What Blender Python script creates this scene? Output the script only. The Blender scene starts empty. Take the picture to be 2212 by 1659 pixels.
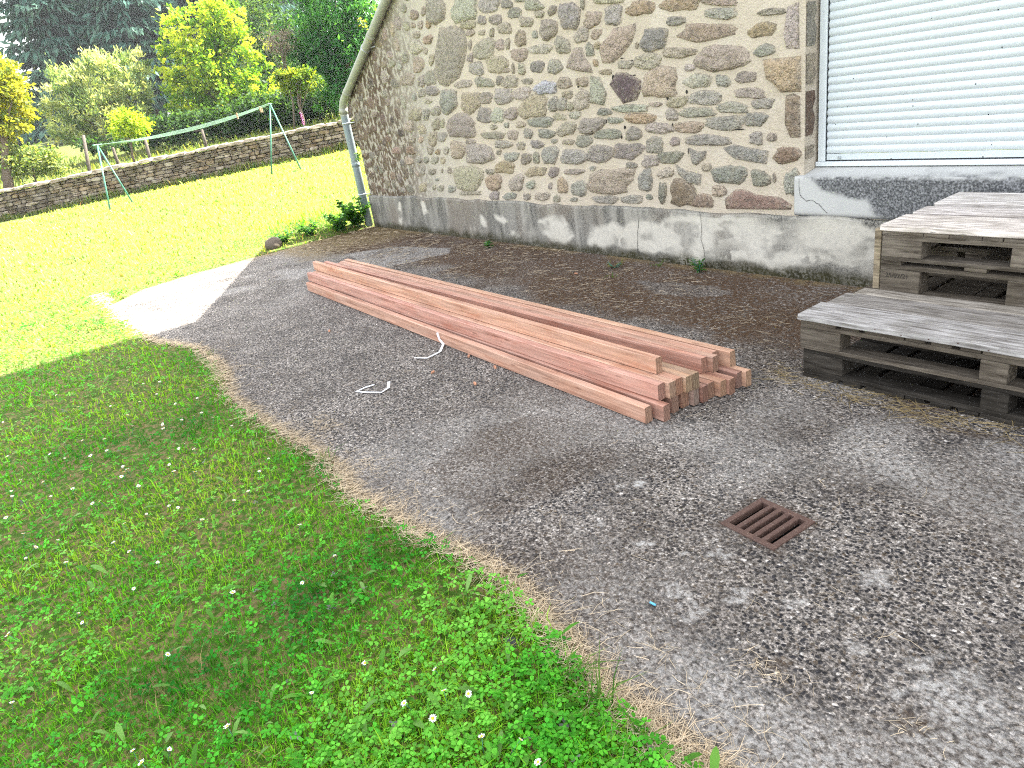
import bpy, math, random
import numpy as np
from mathutils import Matrix, Vector
R = math.radians
SC = bpy.context.scene

# ------------------------------------------------------------------ camera, sky, sun, exposure
CAM_H, F_PX = 1.6, 1551.0                     # eye height (m); focal length for a 2212 px wide picture
def _basis():
    d = np.array([1698 - 1106, 4560 - 829.5, F_PX]); d /= np.linalg.norm(d)      # straight down
    mx = np.array([-98 - 1106, 376 - 829.5, F_PX]); mx -= d * (mx @ d); mx /= np.linalg.norm(mx)
    X, Z = -mx, -d
    return np.stack([X, np.cross(Z, X), Z])
MC = _basis()
cam = bpy.data.cameras.new('camera'); cam_o = bpy.data.objects.new('camera', cam)
SC.collection.objects.link(cam_o); SC.camera = cam_o
cam.sensor_width = 36; cam.lens = F_PX / 2212 * 36; cam.clip_start = .05; cam.clip_end = 900
mw = np.eye(4); mw[:3, 0] = MC @ [1, 0, 0]; mw[:3, 1] = MC @ [0, -1, 0]; mw[:3, 2] = MC @ [0, 0, -1]; mw[:3, 3] = [0, 0, CAM_H]
cam_o.matrix_world = Matrix(mw.tolist())
SC.render.resolution_x, SC.render.resolution_y = 1024, 768

SUN_EL, SUN_AZ = 46.5, 1.0                    # sun stands behind the house (+Y), SUN_AZ degrees towards +X
w = bpy.data.worlds.new('World'); SC.world = w; w.use_nodes = True
wn = w.node_tree; bg = wn.nodes['Background']
sky = wn.nodes.new('ShaderNodeTexSky'); sky.sky_type = 'NISHITA'; sky.sun_disc = False
sky.sun_elevation = R(SUN_EL); sky.sun_rotation = R(SUN_AZ); sky.dust_density = 3.0; sky.air_density = 1.0
hs = wn.nodes.new('ShaderNodeHueSaturation'); hs.inputs['Saturation'].default_value = .26
wn.links.new(sky.outputs[0], hs.inputs['Color']); wn.links.new(hs.outputs[0], bg.inputs[0])
bg.inputs[1].default_value = .15
sl = bpy.data.lights.new('sun', 'SUN'); so = bpy.data.objects.new('sun', sl); SC.collection.objects.link(so)
sl.energy = 5.0; sl.angle = R(.5); sl.color = (1, .95, .86)
sdir = Vector((math.cos(R(SUN_EL)) * math.sin(R(SUN_AZ)), math.cos(R(SUN_EL)) * math.cos(R(SUN_AZ)), math.sin(R(SUN_EL))))
so.rotation_euler = sdir.to_track_quat('Z', 'Y').to_euler(); so.location = sdir * 40
vs = SC.view_settings; vs.view_transform = 'Standard'; vs.look = 'None'; vs.gamma = 1.0; vs.exposure = 2.72
cy = SC.cycles; cy.max_bounces = 8; cy.diffuse_bounces = 4; cy.transparent_max_bounces = 8; cy.use_denoising = False; cy.filter_width = 1.1

# ------------------------------------------------------------------ geometry helpers
RNG = np.random.default_rng(7); random.seed(7)
def ray(u, v): return MC @ np.array([u - 1106., v - 829.5, F_PX])
def ground_pt(u, v, z=0.):
    r = ray(u, v); return np.array([0, 0, CAM_H]) + (z - CAM_H) / r[2] * r
def wall_pt(u, v, y):
    r = ray(u, v); return np.array([0, 0, CAM_H]) + y / r[1] * r
def at(u, v, D): return np.array([0, 0, CAM_H]) + D / F_PX * ray(u, v)
VS = 2212 / 4096
def zoomer(x0, y0, k): return lambda p: ((x0 + p[0] * k) * VS, (y0 + p[1] * k) * VS)
def sstep(a, b, x):
    t = np.clip((np.asarray(x, float) - a) / (b - a), 0, 1); return t * t * (3 - 2 * t)
_perm = np.random.default_rng(3).random((256, 256))
def vnoise(x, y):
    x, y = np.asarray(x, float), np.asarray(y, float)
    xi, yi = np.floor(x).astype(int), np.floor(y).astype(int); fx, fy = x - xi, y - yi
    fx, fy = fx * fx * (3 - 2 * fx), fy * fy * (3 - 2 * fy)
    g = lambda a, b: _perm[a % 256, b % 256]
    return (g(xi, yi) * (1 - fx) + g(xi + 1, yi) * fx) * (1 - fy) + (g(xi, yi + 1) * (1 - fx) + g(xi + 1, yi + 1) * fx) * fy
def fbm(x, y, o=4):
    s, a, t = 0, 1, 0
    for i in range(o): s = s + a * vnoise(x * 2 ** i + 17 * i, y * 2 ** i + 31 * i); t += a; a *= .5
    return s / t
def inpoly(px, py, poly):
    c = np.zeros(np.shape(px), bool); n = len(poly); j = n - 1
    for i in range(n):
        xi, yi = poly[i]; xj, yj = poly[j]
        c ^= ((yi > py) != (yj > py)) & (px < (xj - xi) * (py - yi) / (yj - yi + 1e-12) + xi); j = i
    return c

def link(o, parent=None):
    SC.collection.objects.link(o)
    if parent is not None: o.parent = parent
    return o
def tag(o, label=None, cat=None, group=None, kind=None):
    if label: o['label'] = label
    if cat: o['category'] = cat
    if group: o['group'] = group
    if kind: o['kind'] = kind
    return o
def empty(name, loc=(0, 0, 0), rz=0, **k):
    o = bpy.data.objects.new(name, None); o.location = loc; o.rotation_euler = (0, 0, rz); o.empty_display_size = .1
    return tag(link(o), **k)
def big_mesh(name, V, F, mats, parent=None, cols=None, attrs=None, smooth=False, midx=None):
    """V (n,3); F (m,k) int array or list of such arrays; cols (n,3) point colours."""
    if not isinstance(F, list): F = [F]
    F = [np.asarray(f, np.int32) for f in F if len(f)]
    me = bpy.data.meshes.new(name); V = np.asarray(V, np.float32)
    me.vertices.add(len(V)); me.vertices.foreach_set('co', V.ravel())
    loops = np.concatenate([f.ravel() for f in F]); tot = np.concatenate([np.full(len(f), f.shape[1], np.int32) for f in F])
    me.loops.add(len(loops)); me.loops.foreach_set('vertex_index', loops)
    me.polygons.add(len(tot)); me.polygons.foreach_set('loop_start', np.concatenate([[0], np.cumsum(tot)[:-1]]).astype(np.int32))
    me.polygons.foreach_set('loop_total', tot)
    if midx is not None: me.polygons.foreach_set('material_index', np.asarray(midx, np.int32))
    me.polygons.foreach_set('use_smooth', np.full(len(tot), bool(smooth)))
    if cols is not None:
        a = me.attributes.new('Col', 'FLOAT_COLOR', 'POINT'); c = np.ones((len(V), 4), np.float32); c[:, :3] = cols
        a.data.foreach_set('color', c.ravel())
    for k, v in (attrs or {}).items():
        a = me.attributes.new(k, 'FLOAT', 'POINT'); a.data.foreach_set('value', np.asarray(v, np.float32))
    for m in (mats if isinstance(mats, (list, tuple)) else [mats]): me.materials.append(m)
    me.update(); me.validate()
    return link(bpy.data.objects.new(name, me), parent)

class MB:
    """collects boxes, tubes and polygons and links them as one mesh"""
    def __init__(s): s.v, s.f, s.m, s.sm, s.c = [], [], [], [], []
    def add(s, vs, fs, mi=0, smooth=False, col=(1, 1, 1)):
        b = len(s.v); s.v += [tuple(map(float, p)) for p in vs]; s.c += [col] * len(vs)
        for f in fs: s.f.append([b + i for i in f]); s.m.append(mi); s.sm.append(smooth)
    def box(s, lo, hi, mi=0, ch=0., col=(1, 1, 1), jit=0.):
        (x0, y0, z0), (x1, y1, z1) = lo, hi
        if ch <= 0:
            vs = [(x, y, z) for x in (x0, x1) for y in (y0, y1) for z in (z0, z1)]
            fs = [(0, 1, 3, 2), (4, 6, 7, 5), (0, 4, 5, 1), (2, 3, 7, 6), (0, 2, 6, 4), (1, 5, 7, 3)]
        else:
            vs, idx = [], {}
            c = [(x0, x1), (y0, y1), (z0, z1)]
            for a in (0, 1):
                for b in (0, 1):
                    for d in (0, 1):
                        for ax in range(3):
                            p = [c[0][a], c[1][b], c[2][d]]; s_ = (a, b, d)
                            for o in range(3):
                                if o != ax: p[o] += ch if s_[o] == 0 else -ch
                            idx[a, b, d, ax] = len(vs); vs.append(p)
            q = lambda *k: [idx[t] for t in k]
            fs = []
            for ax in range(3):
                o1, o2 = (ax + 1) % 3, (ax + 2) % 3
                for e in (0, 1):
                    r = []
                    for (p_, q_) in ((0, 0), (1, 0), (1, 1), (0, 1)):
                        k = [0, 0, 0]; k[ax] = e; k[o1] = p_; k[o2] = q_; r.append(idx[k[0], k[1], k[2], ax])
                    fs.append(r if e else r[::-1])
                for p_ in (0, 1):
                    for q_ in (0, 1):      # edge chamfers along ax
                        k0 = [0, 0, 0]; k0[o1] = p_; k0[o2] = q_; k1 = list(k0); k1[ax] = 1
                        r = [idx[(*k0, o1)], idx[(*k1, o1)], idx[(*k1, o2)], idx[(*k0, o2)]]
                        fs.append(r if p_ == q_ else r[::-1])
            for a in (0, 1):
                for b in (0, 1):
                    for d in (0, 1):
                        r = [idx[a, b, d, 0], idx[a, b, d, 1], idx[a, b, d, 2]]
                        fs.append(r if (a + b + d) % 2 else r[::-1])
        if jit: vs = [tuple(q_ + random.uniform(-jit, jit) for q_ in p) for p in vs]
        s.add(vs, fs, mi, False, col)
    def tube(s, pts, rad, n=8, mi=0, cap=True, col=(1, 1, 1)):
        pts = [Vector(p) for p in pts]; rad = rad if isinstance(rad, (list, tuple)) else [rad] * len(pts)
        vs, fs = [], []
        prev = None
        for i, p in enumerate(pts):
            t = (pts[min(i + 1, len(pts) - 1)] - pts[max(i - 1, 0)]).normalized()
            if prev is None: a = t.orthogonal().normalized()
            else: a = (prev - t * prev.dot(t)).normalized()
            prev = a; b = t.cross(a)
            for k in range(n):
                an = 2 * math.pi * k / n; vs.append(p + (a * math.cos(an) + b * math.sin(an)) * rad[i])
        for i in range(len(pts) - 1):
            for k in range(n): fs.append((i * n + k, i * n + (k + 1) % n, (i + 1) * n + (k + 1) % n, (i + 1) * n + k))
        if cap: fs += [tuple(range(n))[::-1], tuple(range((len(pts) - 1) * n, len(pts) * n))]
        s.add(vs, fs, mi, True, col)
    def build(s, name, mats, parent=None, loc=None, cols=False):
        me = bpy.data.meshes.new(name); me.from_pydata(s.v, [], s.f)
        for m in (mats if isinstance(mats, (list, tuple)) else [mats]): me.materials.append(m)
        me.polygons.foreach_set('material_index', s.m); me.polygons.foreach_set('use_smooth', s.sm)
        if cols:
            a = me.attributes.new('Col', 'FLOAT_COLOR', 'POINT')
            a.data.foreach_set('color', np.hstack([np.array(s.c, np.float32), np.ones((len(s.c), 1), np.float32)]).ravel())
        me.update()
        o = link(bpy.data.objects.new(name, me), parent)
        if loc is not None: o.location = loc
        return o

# ------------------------------------------------------------------ material helpers
class Gr:
    def __init__(s, name, rough=.8, spec=.3):
        s.mat = bpy.data.materials.new(name); s.mat.use_nodes = True; s.nt = s.mat.node_tree
        s.b = s.nt.nodes['Principled BSDF']; s.b.inputs['Roughness'].default_value = rough
        s.b.inputs['Specular IOR Level'].default_value = spec
    def set(s, sock, v):
        if isinstance(v, bpy.types.NodeSocket): s.nt.links.new(v, sock)
        elif isinstance(v, (tuple, list)) and sock.type == 'RGBA': sock.default_value = (*v[:3], 1)
        else: sock.default_value = v
    def n(s, t, props=None, **ins):
        nd = s.nt.nodes.new('ShaderNode' + t)
        for k, v in (props or {}).items(): setattr(nd, k, v)
        for k, v in ins.items(): s.set(nd.inputs[k.replace('_', ' ')], v)
        return nd
    def pos(s, scale=None, obj=True):
        o = s.n('TexCoord').outputs['Object'] if obj else s.n('NewGeometry').outputs['Position']
        if scale is None: return o
        m = s.n('Mapping', Vector=o); m.inputs['Scale'].default_value = scale; return m.outputs[0]
    def noise(s, sc, det=4, vec=None, rough=.55, dist=0.):
        nd = s.n('TexNoise', Scale=sc, Detail=det, Roughness=rough, Distortion=dist)
        s.nt.links.new(vec if vec is not None else s.pos(), nd.inputs['Vector']); return nd.outputs[0]
    def vor(s, sc, vec=None, feat='F1', rnd=1.):
        nd = s.n('TexVoronoi', {'feature': feat}, Scale=sc, Randomness=rnd)
        s.nt.links.new(vec if vec is not None else s.pos(), nd.inputs['Vector']); return nd
    def ramp(s, fac, stops, interp='LINEAR'):
        nd = s.n('ValToRGB'); cr = nd.color_ramp; cr.interpolation = interp
        while len(cr.elements) < len(stops): cr.elements.new(.5)
        for e, (p, c) in zip(cr.elements, stops):
            e.position = p; e.color = (*c, 1) if isinstance(c, (tuple, list)) else (c, c, c, 1)
        s.set(nd.inputs[0], fac); return nd.outputs[0]
    def mix(s, fac, a, b, blend='MIX'):
        nd = s.n('Mix', {'data_type': 'RGBA', 'blend_type': blend}); s.set(nd.inputs[0], fac); s.set(nd.inputs[6], a); s.set(nd.inputs[7], b); return nd.outputs[2]
    def math(s, op, a, b=0., clamp=False):
        nd = s.n('Math', {'operation': op, 'use_clamp': clamp}); s.set(nd.inputs[0], a); s.set(nd.inputs[1], b); return nd.outputs[0]
    def attr(s, name, out='Fac'): return s.n('Attribute', {'attribute_name': name}).outputs[out]
    def objcol(s): return s.n('ObjectInfo').outputs['Color']
    def rand(s): return s.n('ObjectInfo').outputs['Random']
    def sep(s, v): return s.n('SeparateXYZ', Vector=v).outputs
    def color(s, c): s.set(s.b.inputs['Base Color'], c)
    def bump(s, h, st=.3, d=.01):
        nd = s.n('Bump', Strength=st, Distance=d, Height=h); s.nt.links.new(nd.outputs[0], s.b.inputs['Normal'])
    def translucent(s, col, fac):
        t = s.n('BsdfTranslucent', Color=col); m = s.n('MixShader', Fac=fac)
        s.nt.links.new(s.b.outputs[0], m.inputs[1]); s.nt.links.new(t.outputs[0], m.inputs[2])
        s.nt.links.new(m.outputs[0], s.nt.nodes['Material Output'].inputs[0])

def m_plain(name, c, rough=.6, var=.25, sc=20, spec=.3, metal=0., bump=.1):
    g = Gr(name, rough, spec); n = g.noise(sc, 5)
    g.color(g.mix(n, tuple(x * (1 - var) for x in c), tuple(min(1, x * (1 + var)) for x in c)))
    g.b.inputs['Metallic'].default_value = metal
    if bump: g.bump(g.noise(sc * 6, 4), bump, .004)
    return g.mat
def m_leaf(name, trans=.4, warm=(1.5, 1.35, .5), rough=.5):
    g = Gr(name, rough, .08); c = g.attr('Col', 'Color'); g.color(c)
    g.translucent(g.mix(1., c, warm, 'MULTIPLY'), trans); return g.mat
M = {}
# ------------------------------------------------------------------ materials
def make_materials():
    # exposed aggregate concrete
    g = Gr('aggregate_concrete', .85, .25); p = g.pos()
    dv = g.n('TexNoise', Scale=30., Detail=2.); g.nt.links.new(p, dv.inputs['Vector'])
    pv = g.n('VectorMath', {'operation': 'MULTIPLY_ADD'}); g.nt.links.new(dv.outputs['Color'], pv.inputs[0]); pv.inputs[1].default_value = (.02, .02, .02); g.nt.links.new(p, pv.inputs[2])
    v1 = g.vor(66, pv.outputs[0]); v2 = g.vor(150, pv.outputs[0])
    cell = g.sep(v1.outputs['Color'])[0]; cell2 = g.sep(v2.outputs['Color'])[1]
    peb = g.ramp(cell, [(0, (.012, .012, .015)), (.3, (.028, .028, .032)), (.6, (.055, .052, .05)), (.8, (.10, .08, .06)), (.93, (.26, .25, .24)), (1, (.42, .41, .4))])
    mat_n = g.noise(3.2, 5); fine = g.noise(120, 3)
    mtx = g.mix(g.ramp(mat_n, [(.3, 0.), (.7, 1.)]), (.15, .138, .128), (.37, .345, .325))
    mtx = g.mix(g.ramp(fine, [(.35, 1.), (.6, 0.)]), mtx, (.07, .066, .064))
    mtx = g.mix(g.ramp(cell2, [(.0, .9), (.33, .0)]), mtx, (.045, .043, .043))
    pale, moss, lit, och = g.attr('pale'), g.attr('moss'), g.attr('litter'), g.attr('ochre')
    pm = g.ramp(v1.outputs['Distance'], [(.40, 1.), (.52, 0.)])
    big = g.ramp(g.noise(13, 4), [(.25, .55), (.5, 1.)])
    pm = g.math('MULTIPLY', pm, g.math('MULTIPLY', big, g.math('SUBTRACT', 1., g.math('MULTIPLY', pale, .8)), True))
    c = g.mix(pm, mtx, peb)
    sp1 = g.ramp(g.noise(80, 5, rough=.65, dist=.5), [(.38, 0.), (.46, .5), (.54, .5), (.62, 1.)])
    c = g.mix(.95, c, g.mix(sp1, (.33, .30, .275), (2.4, 2.32, 2.22)), 'MULTIPLY')
    sp2 = g.ramp(g.noise(36, 5, rough=.7, dist=.6), [(.40, 0.), (.60, 1.)]); c = g.mix(.7, c, g.mix(sp2, (.55, .53, .51), (1.5, 1.48, 1.45)), 'MULTIPLY')
    c = g.mix(g.math('MULTIPLY', pale, g.ramp(g.noise(45, 4), [(.42, .1), (.58, 1.)])), c, (.52, .50, .47))
    c = g.mix(g.math('MULTIPLY', moss, g.ramp(g.noise(60, 4), [(.36, .95), (.6, .25)])), c, g.mix(g.noise(48, 3), (.03, .02, .014), (.10, .062, .035)))
    lc = g.mix(g.noise(90, 3), (.035, .018, .01), (.15, .085, .042))
    c = g.mix(g.math('MULTIPLY', lit, g.ramp(g.noise(34, 5), [(.38, .1), (.52, 1.)])), c, lc)
    oc = g.mix(g.noise(70, 3), (.13, .09, .035), (.3, .22, .11))
    c = g.mix(g.math('MULTIPLY', och, g.ramp(g.noise(22, 5), [(.35, .2), (.5, 1.)])), c, oc)
    g.color(c)
    h = g.math('ADD', g.math('MULTIPLY', g.math('SUBTRACT', 1., v1.outputs['Distance']), 1.), g.math('MULTIPLY', g.noise(150, 3), .8))
    g.bump(h, 1., .016); M['patio'] = g.mat

    # lawn soil
    g = Gr('lawn_soil', .95, .1); n = g.noise(2.5, 6); n2 = g.noise(40, 4)
    c = g.mix(n, (.035, .075, .010), (.06, .12, .016)); c = g.mix(g.ramp(n2, [(.46, 0.), (.60, .9)]), c, (.17, .125, .06))
    g.color(c); g.bump(n2, .6, .02); M['soil'] = g.mat

    # rubble wall mortar: beige, greyer and then brown-stained towards the old left corner
    g = Gr('lime_mortar', .95, .1); p = g.pos(); s = g.sep(p); x, z = s[0], s[2]
    n = g.noise(1.3, 5, dist=.4); nf = g.noise(70, 4)
    c = g.mix(n, (.46, .395, .305), (.62, .548, .455))
    c = g.mix(g.ramp(g.noise(4.5, 5), [(.5, 0.), (.75, .6)]), c, (.62, .57, .50))
    xs = g.math('ADD', x, g.math('MULTIPLY', g.math('SUBTRACT', g.noise(2.2, 4), .5), 1.1))
    grey = g.ramp(g.math('MULTIPLY', g.math('ADD', xs, 10.), .2), [(.42, 1.), (.60, 0.)])
    c = g.mix(g.math('MULTIPLY', grey, .8), c, g.mix(nf, (.36, .34, .29), (.52, .50, .45)))
    st = g.ramp(g.math('MULTIPLY', g.math('ADD', xs, 10.), .2), [(.24, 1.), (.47, 0.)])
    sp = g.ramp(g.noise(17, 6, g.pos((1, 1, .7))), [(.43, 0.), (.52, 1.)])
    brown = g.mix(g.ramp(g.noise(9, 3), [(.42, 0.), (.58, 1.)]), g.mix(g.noise(30, 3), (.018, .011, .009), (.085, .052, .035)), g.mix(g.noise(12, 3), (.11, .062, .02), (.06, .055, .06)))
    c = g.mix(g.math('MULTIPLY', st, g.math('ADD', g.math('MULTIPLY', sp, .80), .18), True), c, brown)
    g.color(g.mix(g.math('MULTIPLY', nf, .4), c, (.25, .2, .14))); g.bump(g.math('ADD', nf, g.math('MULTIPLY', g.noise(14, 3), 1.6)), .7, .012); M['mortar'] = g.mat

    # granite stones
    g = Gr('granite_rubble', .92, .15); c0 = g.attr('Col', 'Color'); c0 = g.mix(g.math('MULTIPLY', g.attr('edge'), g.ramp(g.noise(42, 4), [(.36, .0), (.60, 1.)])), c0, (.52, .44, .34))
    sp = g.vor(150); c = g.mix(g.ramp(g.sep(sp.outputs['Color'])[0], [(0, .5), (.5, 0.)]), c0, (.07, .062, .055))
    c = g.mix(g.ramp(g.noise(60, 3), [(.56, 0.), (.72, .6)]), c, (.55, .5, .42))
    c = g.mix(g.ramp(g.noise(11, 4), [(.54, 0.), (.7, .4)]), c, g.mix(.5, c0, (.4, .30, .17)))
    c = g.mix(g.ramp(g.noise(26, 4), [(.52, 0.), (.62, .42)]), c, (.12, .112, .10))
    g.color(c); g.bump(g.math('ADD', g.math('MULTIPLY', g.noise(15, 4), 1.6), g.math('MULTIPLY', g.noise(70, 5), 1.)), 1., .035); M['stone'] = g.mat

    # rendered plinth: pale render, grey algae (stain), black moss at the foot
    g = Gr('old_render', .9, .15); st, ft, br = g.attr('stain'), g.attr('foot'), g.attr('rust')
    n = g.noise(30, 5); c = g.mix(g.noise(3, 4), (.46, .43, .36), (.57, .54, .47))
    c = g.mix(g.ramp(n, [(.45, 0.), (.7, .4)]), c, (.34, .33, .3))
    dk = g.mix(g.ramp(g.noise(9, 6, g.pos((1, 1, .3))), [(.40, 0.), (.60, 1.)]), (.022, .022, .021), (.15, .142, .126))
    dk = g.mix(g.math('MULTIPLY', br, .8), dk, g.mix(n, (.12, .08, .05), (.065, .055, .047)))
    c = g.mix(g.math('MULTIPLY', st, g.ramp(g.noise(95, 4), [(.34, 1.), (.66, .5)])), c, dk)
    c = g.mix(g.math('MULTIPLY', ft, g.ramp(g.noise(55, 5), [(.45, 1.), (.6, .6)])), c, g.mix(g.noise(20, 3), (.012, .011, .009), (.06, .055, .02)))
    g.color(c); g.bump(g.math('ADD', n, g.noise(130, 2)), .45, .006); M['render'] = g.mat
    g = Gr('painted_sill', .85, .2); st = g.attr('stain'); n = g.noise(60, 4)
    c = g.mix(g.noise(5, 4), (.42, .42, .405), (.51, .505, .48))
    dk = g.mix(g.ramp(g.noise(75, 4), [(.45, 0.), (.72, 1.)]), (.028, .03, .034), (.3, .3, .31))
    c = g.mix(g.math('MULTIPLY', st, g.ramp(g.noise(110, 3), [(.4, 1.), (.7, .75)])), c, dk)
    g.color(c); g.bump(n, .4, .005); M['sill'] = g.mat
    M['crack'] = m_plain('crack', (.03, .028, .025), .95, .3, 30, .1, bump=0)

    # roller shutter
    g = Gr('white_lacquer', .35, .5); s = g.sep(g.pos()); n = g.noise(3, 4)
    c = g.mix(n, (.50, .545, .57), (.56, .60, .615))
    spk = g.vor(26); few = g.ramp(g.sep(spk.outputs['Color'])[0], [(.88, 0.), (.885, 1.)], 'CONSTANT')
    dots = g.math('MULTIPLY', g.ramp(spk.outputs['Distance'], [(.09, 1.), (.13, 0.)]), few)
    c = g.mix(dots, c, (.02, .03, .04))
    low = g.ramp(g.math('ADD', s[2], g.math('MULTIPLY', s[0], -.12)), [(.95, 1.), (1.45, 0.)])
    dirt = g.math('MULTIPLY', low, g.ramp(g.noise(14, 6, g.pos((1, 1, 3))), [(.42, 0.), (.7, .8)]))
    c = g.mix(dirt, c, (.30, .31, .30)); g.color(c); M['shutter'] = g.mat
    M['white'] = m_plain('white_aluminium', (.60, .64, .66), .35, .04, 8, .5, bump=0)
    M['gap'] = m_plain('rubber_gap', (.02, .022, .025), .8, .2, 20, .2, bump=0)

    # hardwood beams
    g = Gr('red_hardwood', .6, .25); p = g.pos((1.2, 38, 38)); oc = g.objcol(); rnd = g.rand()
    off = g.n('VectorMath', {'operation': 'ADD'}); g.nt.links.new(p, off.inputs[0]); cmb = g.n('CombineXYZ', X=g.math('MULTIPLY', rnd, 50.), Y=g.math('MULTIPLY', rnd, 13.)); g.nt.links.new(cmb.outputs[0], off.inputs[1])
    gr = g.noise(1.6, 6, off.outputs[0], dist=.6); gr2 = g.noise(7, 3, off.outputs[0])
    c = g.mix(g.ramp(gr, [(.3, 0.), (.7, 1.)]), g.mix(1., oc, (.52, .42, .38), 'MULTIPLY'), g.mix(1., oc, (1.3, 1.3, 1.3), 'MULTIPLY'))
    c = g.mix(g.ramp(gr2, [(.55, 0.), (.75, .45)]), c, g.mix(1., oc, (.45, .36, .34), 'MULTIPLY'))
    sv = g.n('VectorMath', {'operation': 'ADD'}); g.nt.links.new(g.pos((1.6, 9, 9)), sv.inputs[0]); g.nt.links.new(cmb.outputs[0], sv.inputs[1])
    stn = g.ramp(g.noise(1.4, 5, sv.outputs[0], dist=.8), [(.58, 0.), (.66, .5)])
    c = g.mix(stn, c, g.mix(1., oc, (.78, .55, .45), 'MULTIPLY'))
    chk = g.ramp(g.noise(1.1, 4, g.pos((3, 90, 90))), [(.70, 0.), (.74, .7)]); c = g.mix(chk, c, (.07, .035, .025)); kn = g.vor(3.2, sv.outputs[0]); c = g.mix(g.math('MULTIPLY', g.ramp(kn.outputs['Distance'], [(.10, 1.), (.22, 0.)]), g.ramp(g.sep(kn.outputs['Color'])[0], [(.55, 0.), (.6, .75)])), c, g.mix(1., oc, (.38, .28, .24), 'MULTIPLY'))
    c = g.mix(g.ramp(g.noise(2.3, 3, sv.outputs[0]), [(.35, .22), (.65, 0.)]), c, (.60, .46, .38))
    g.color(c); g.bump(gr2, .15, .003); M['beam'] = g.mat
    g = Gr('hardwood_end_grain', .85, .15); oc = g.objcol(); n = g.noise(60, 4); r_ = g.n('TexWave', {'wave_type': 'RINGS'}, Scale=28., Distortion=5., Detail=2.)
    pv = g.n('VectorMath', {'operation': 'ADD'}); g.nt.links.new(g.pos(), pv.inputs[0]); cm = g.n('CombineXYZ', Y=g.math('MULTIPLY', g.rand(), 3.), Z=.2); g.nt.links.new(cm.outputs[0], pv.inputs[1]); g.nt.links.new(pv.outputs[0], r_.inputs['Vector'])
    c = g.mix(r_.outputs['Fac'], g.mix(1., oc, (.42, .42, .42), 'MULTIPLY'), g.mix(1., oc, (.72, .78, .78), 'MULTIPLY'))
    c = g.mix(g.ramp(n, [(.5, 0.), (.7, .7)]), c, (.10, .06, .04)); g.color(c); g.bump(n, .4, .003); M['beam_end'] = g.mat

    # weathered pallet timber (object colour gives the tone)
    g = Gr('weathered_timber', .88, .15); oc = g.objcol(); rnd = g.rand()
    off = g.n('VectorMath', {'operation': 'ADD'}); g.nt.links.new(g.pos((4.5, 45, 45), obj=False), off.inputs[0]); cmb = g.n('CombineXYZ', X=g.math('MULTIPLY', rnd, 90.), Y=g.math('MULTIPLY', rnd, 37.)); g.nt.links.new(cmb.outputs[0], off.inputs[1])
    gr = g.noise(1.3, 6, off.outputs[0], dist=.5); c = g.mix(g.ramp(gr, [(.3, 0.), (.68, 1.)]), g.mix(1., oc, (.32, .29, .26), 'MULTIPLY'), g.mix(1., oc, (1.35, 1.33, 1.3), 'MULTIPLY'))
    c = g.mix(g.ramp(g.noise(2.4, 3, off.outputs[0]), [(.66, 0.), (.72, .8)]), c, (.05, .045, .04))
    c = g.mix(g.ramp(g.noise(7, 5, obj_pos(g)), [(.52, 0.), (.72, .5)]), c, g.mix(1., oc, (.5, .47, .4), 'MULTIPLY'))
    g.color(c); g.bump(gr, .5, .006); M['pallet'] = g.mat

    g = Gr('rusty_iron', .8, .3); n = g.noise(35, 5); c = g.mix(n, (.055, .032, .026), (.13, .075, .058)); c = g.mix(g.ramp(g.noise(140, 3), [(.55, 0.), (.7, .5)]), c, (.2, .15, .12)); g.color(c); g.bump(g.noise(120, 3), .4, .003); M['iron'] = g.mat
    M['pit'] = m_plain('drain_pit', (.03, .027, .024), .95, .3, 20, .1)
    g = Gr('grey_plastic', .5, .4); s = g.sep(g.pos()); c = g.mix(g.noise(6, 4, g.pos((1, 1, .4))), (.16, .20, .215), (.25, .295, .305)); up = g.ramp(s[2], [(.0, 0.), (1., 1.)])
    c = g.mix(g.math('MULTIPLY', g.ramp(g.math('MULTIPLY', s[2], .5), [(.765, 0.), (.785, 1.)]), .75), c, g.mix(g.noise(9, 4), (.25, .255, .20), (.40, .38, .28)))
    g.color(c); M['pvc'] = g.mat
    M['clamp'] = m_plain('galvanised', (.42, .44, .45), .45, .2, 40, .5, .6, bump=0)
    M['strap'] = m_plain('white_strapping', (.78, .79, .82), .45, .04, 30, .4, bump=0)
    M['green_metal'] = m_plain('green_lacquer', (.045, .17, .115), .4, .25, 8, .5, bump=0)
    M['wire'] = m_plain('pale_green_wire', (.30, .45, .36), .5, .1, 8, .4, bump=0)
    M['peg'] = m_plain('wooden_peg', (.45, .3, .2), .7, .1, 40, .2, bump=0)
    M['bark'] = m_plain('bark', (.11, .085, .065), .95, .45, 7, .1, bump=.6)
    M['post'] = m_plain('grey_post', (.10, .085, .07), .95, .35, 6, .1, bump=.3)
    M['rock'] = m_plain('field_rock', (.12, .10, .08), .95, .5, 9, .1, bump=.7)
    M['blackstone'] = m_plain('dark_stone', (.045, .047, .05), .9, .4, 14, .2, bump=.5)
    M['blue'] = m_plain('blue_plastic', (.12, .45, .68), .4, .1, 30, .4, bump=0)
    M['leaf'] = m_leaf('leaf', .5, (1.6, 1.4, .5)); M['grass'] = m_leaf('grass_blades', .40, (1.35, 1.2, .5), .45)
    M['needle'] = m_leaf('needles', .15, (1.2, 1.1, .7), .6)
    M['straw'] = m_leaf('dry_straw', .2, (1, .95, .8), .7)
    M['petal'] = m_plain('white_petals', (.82, .80, .82), .6, .04, 50, .2, bump=0)
    M['disc'] = m_plain('yellow_disc', (.75, .45, .03), .7, .1, 50, .2, bump=0)
    M['pink'] = m_plain('foxglove_bells', (.55, .08, .33), .6, .2, 20, .2, bump=0)
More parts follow.
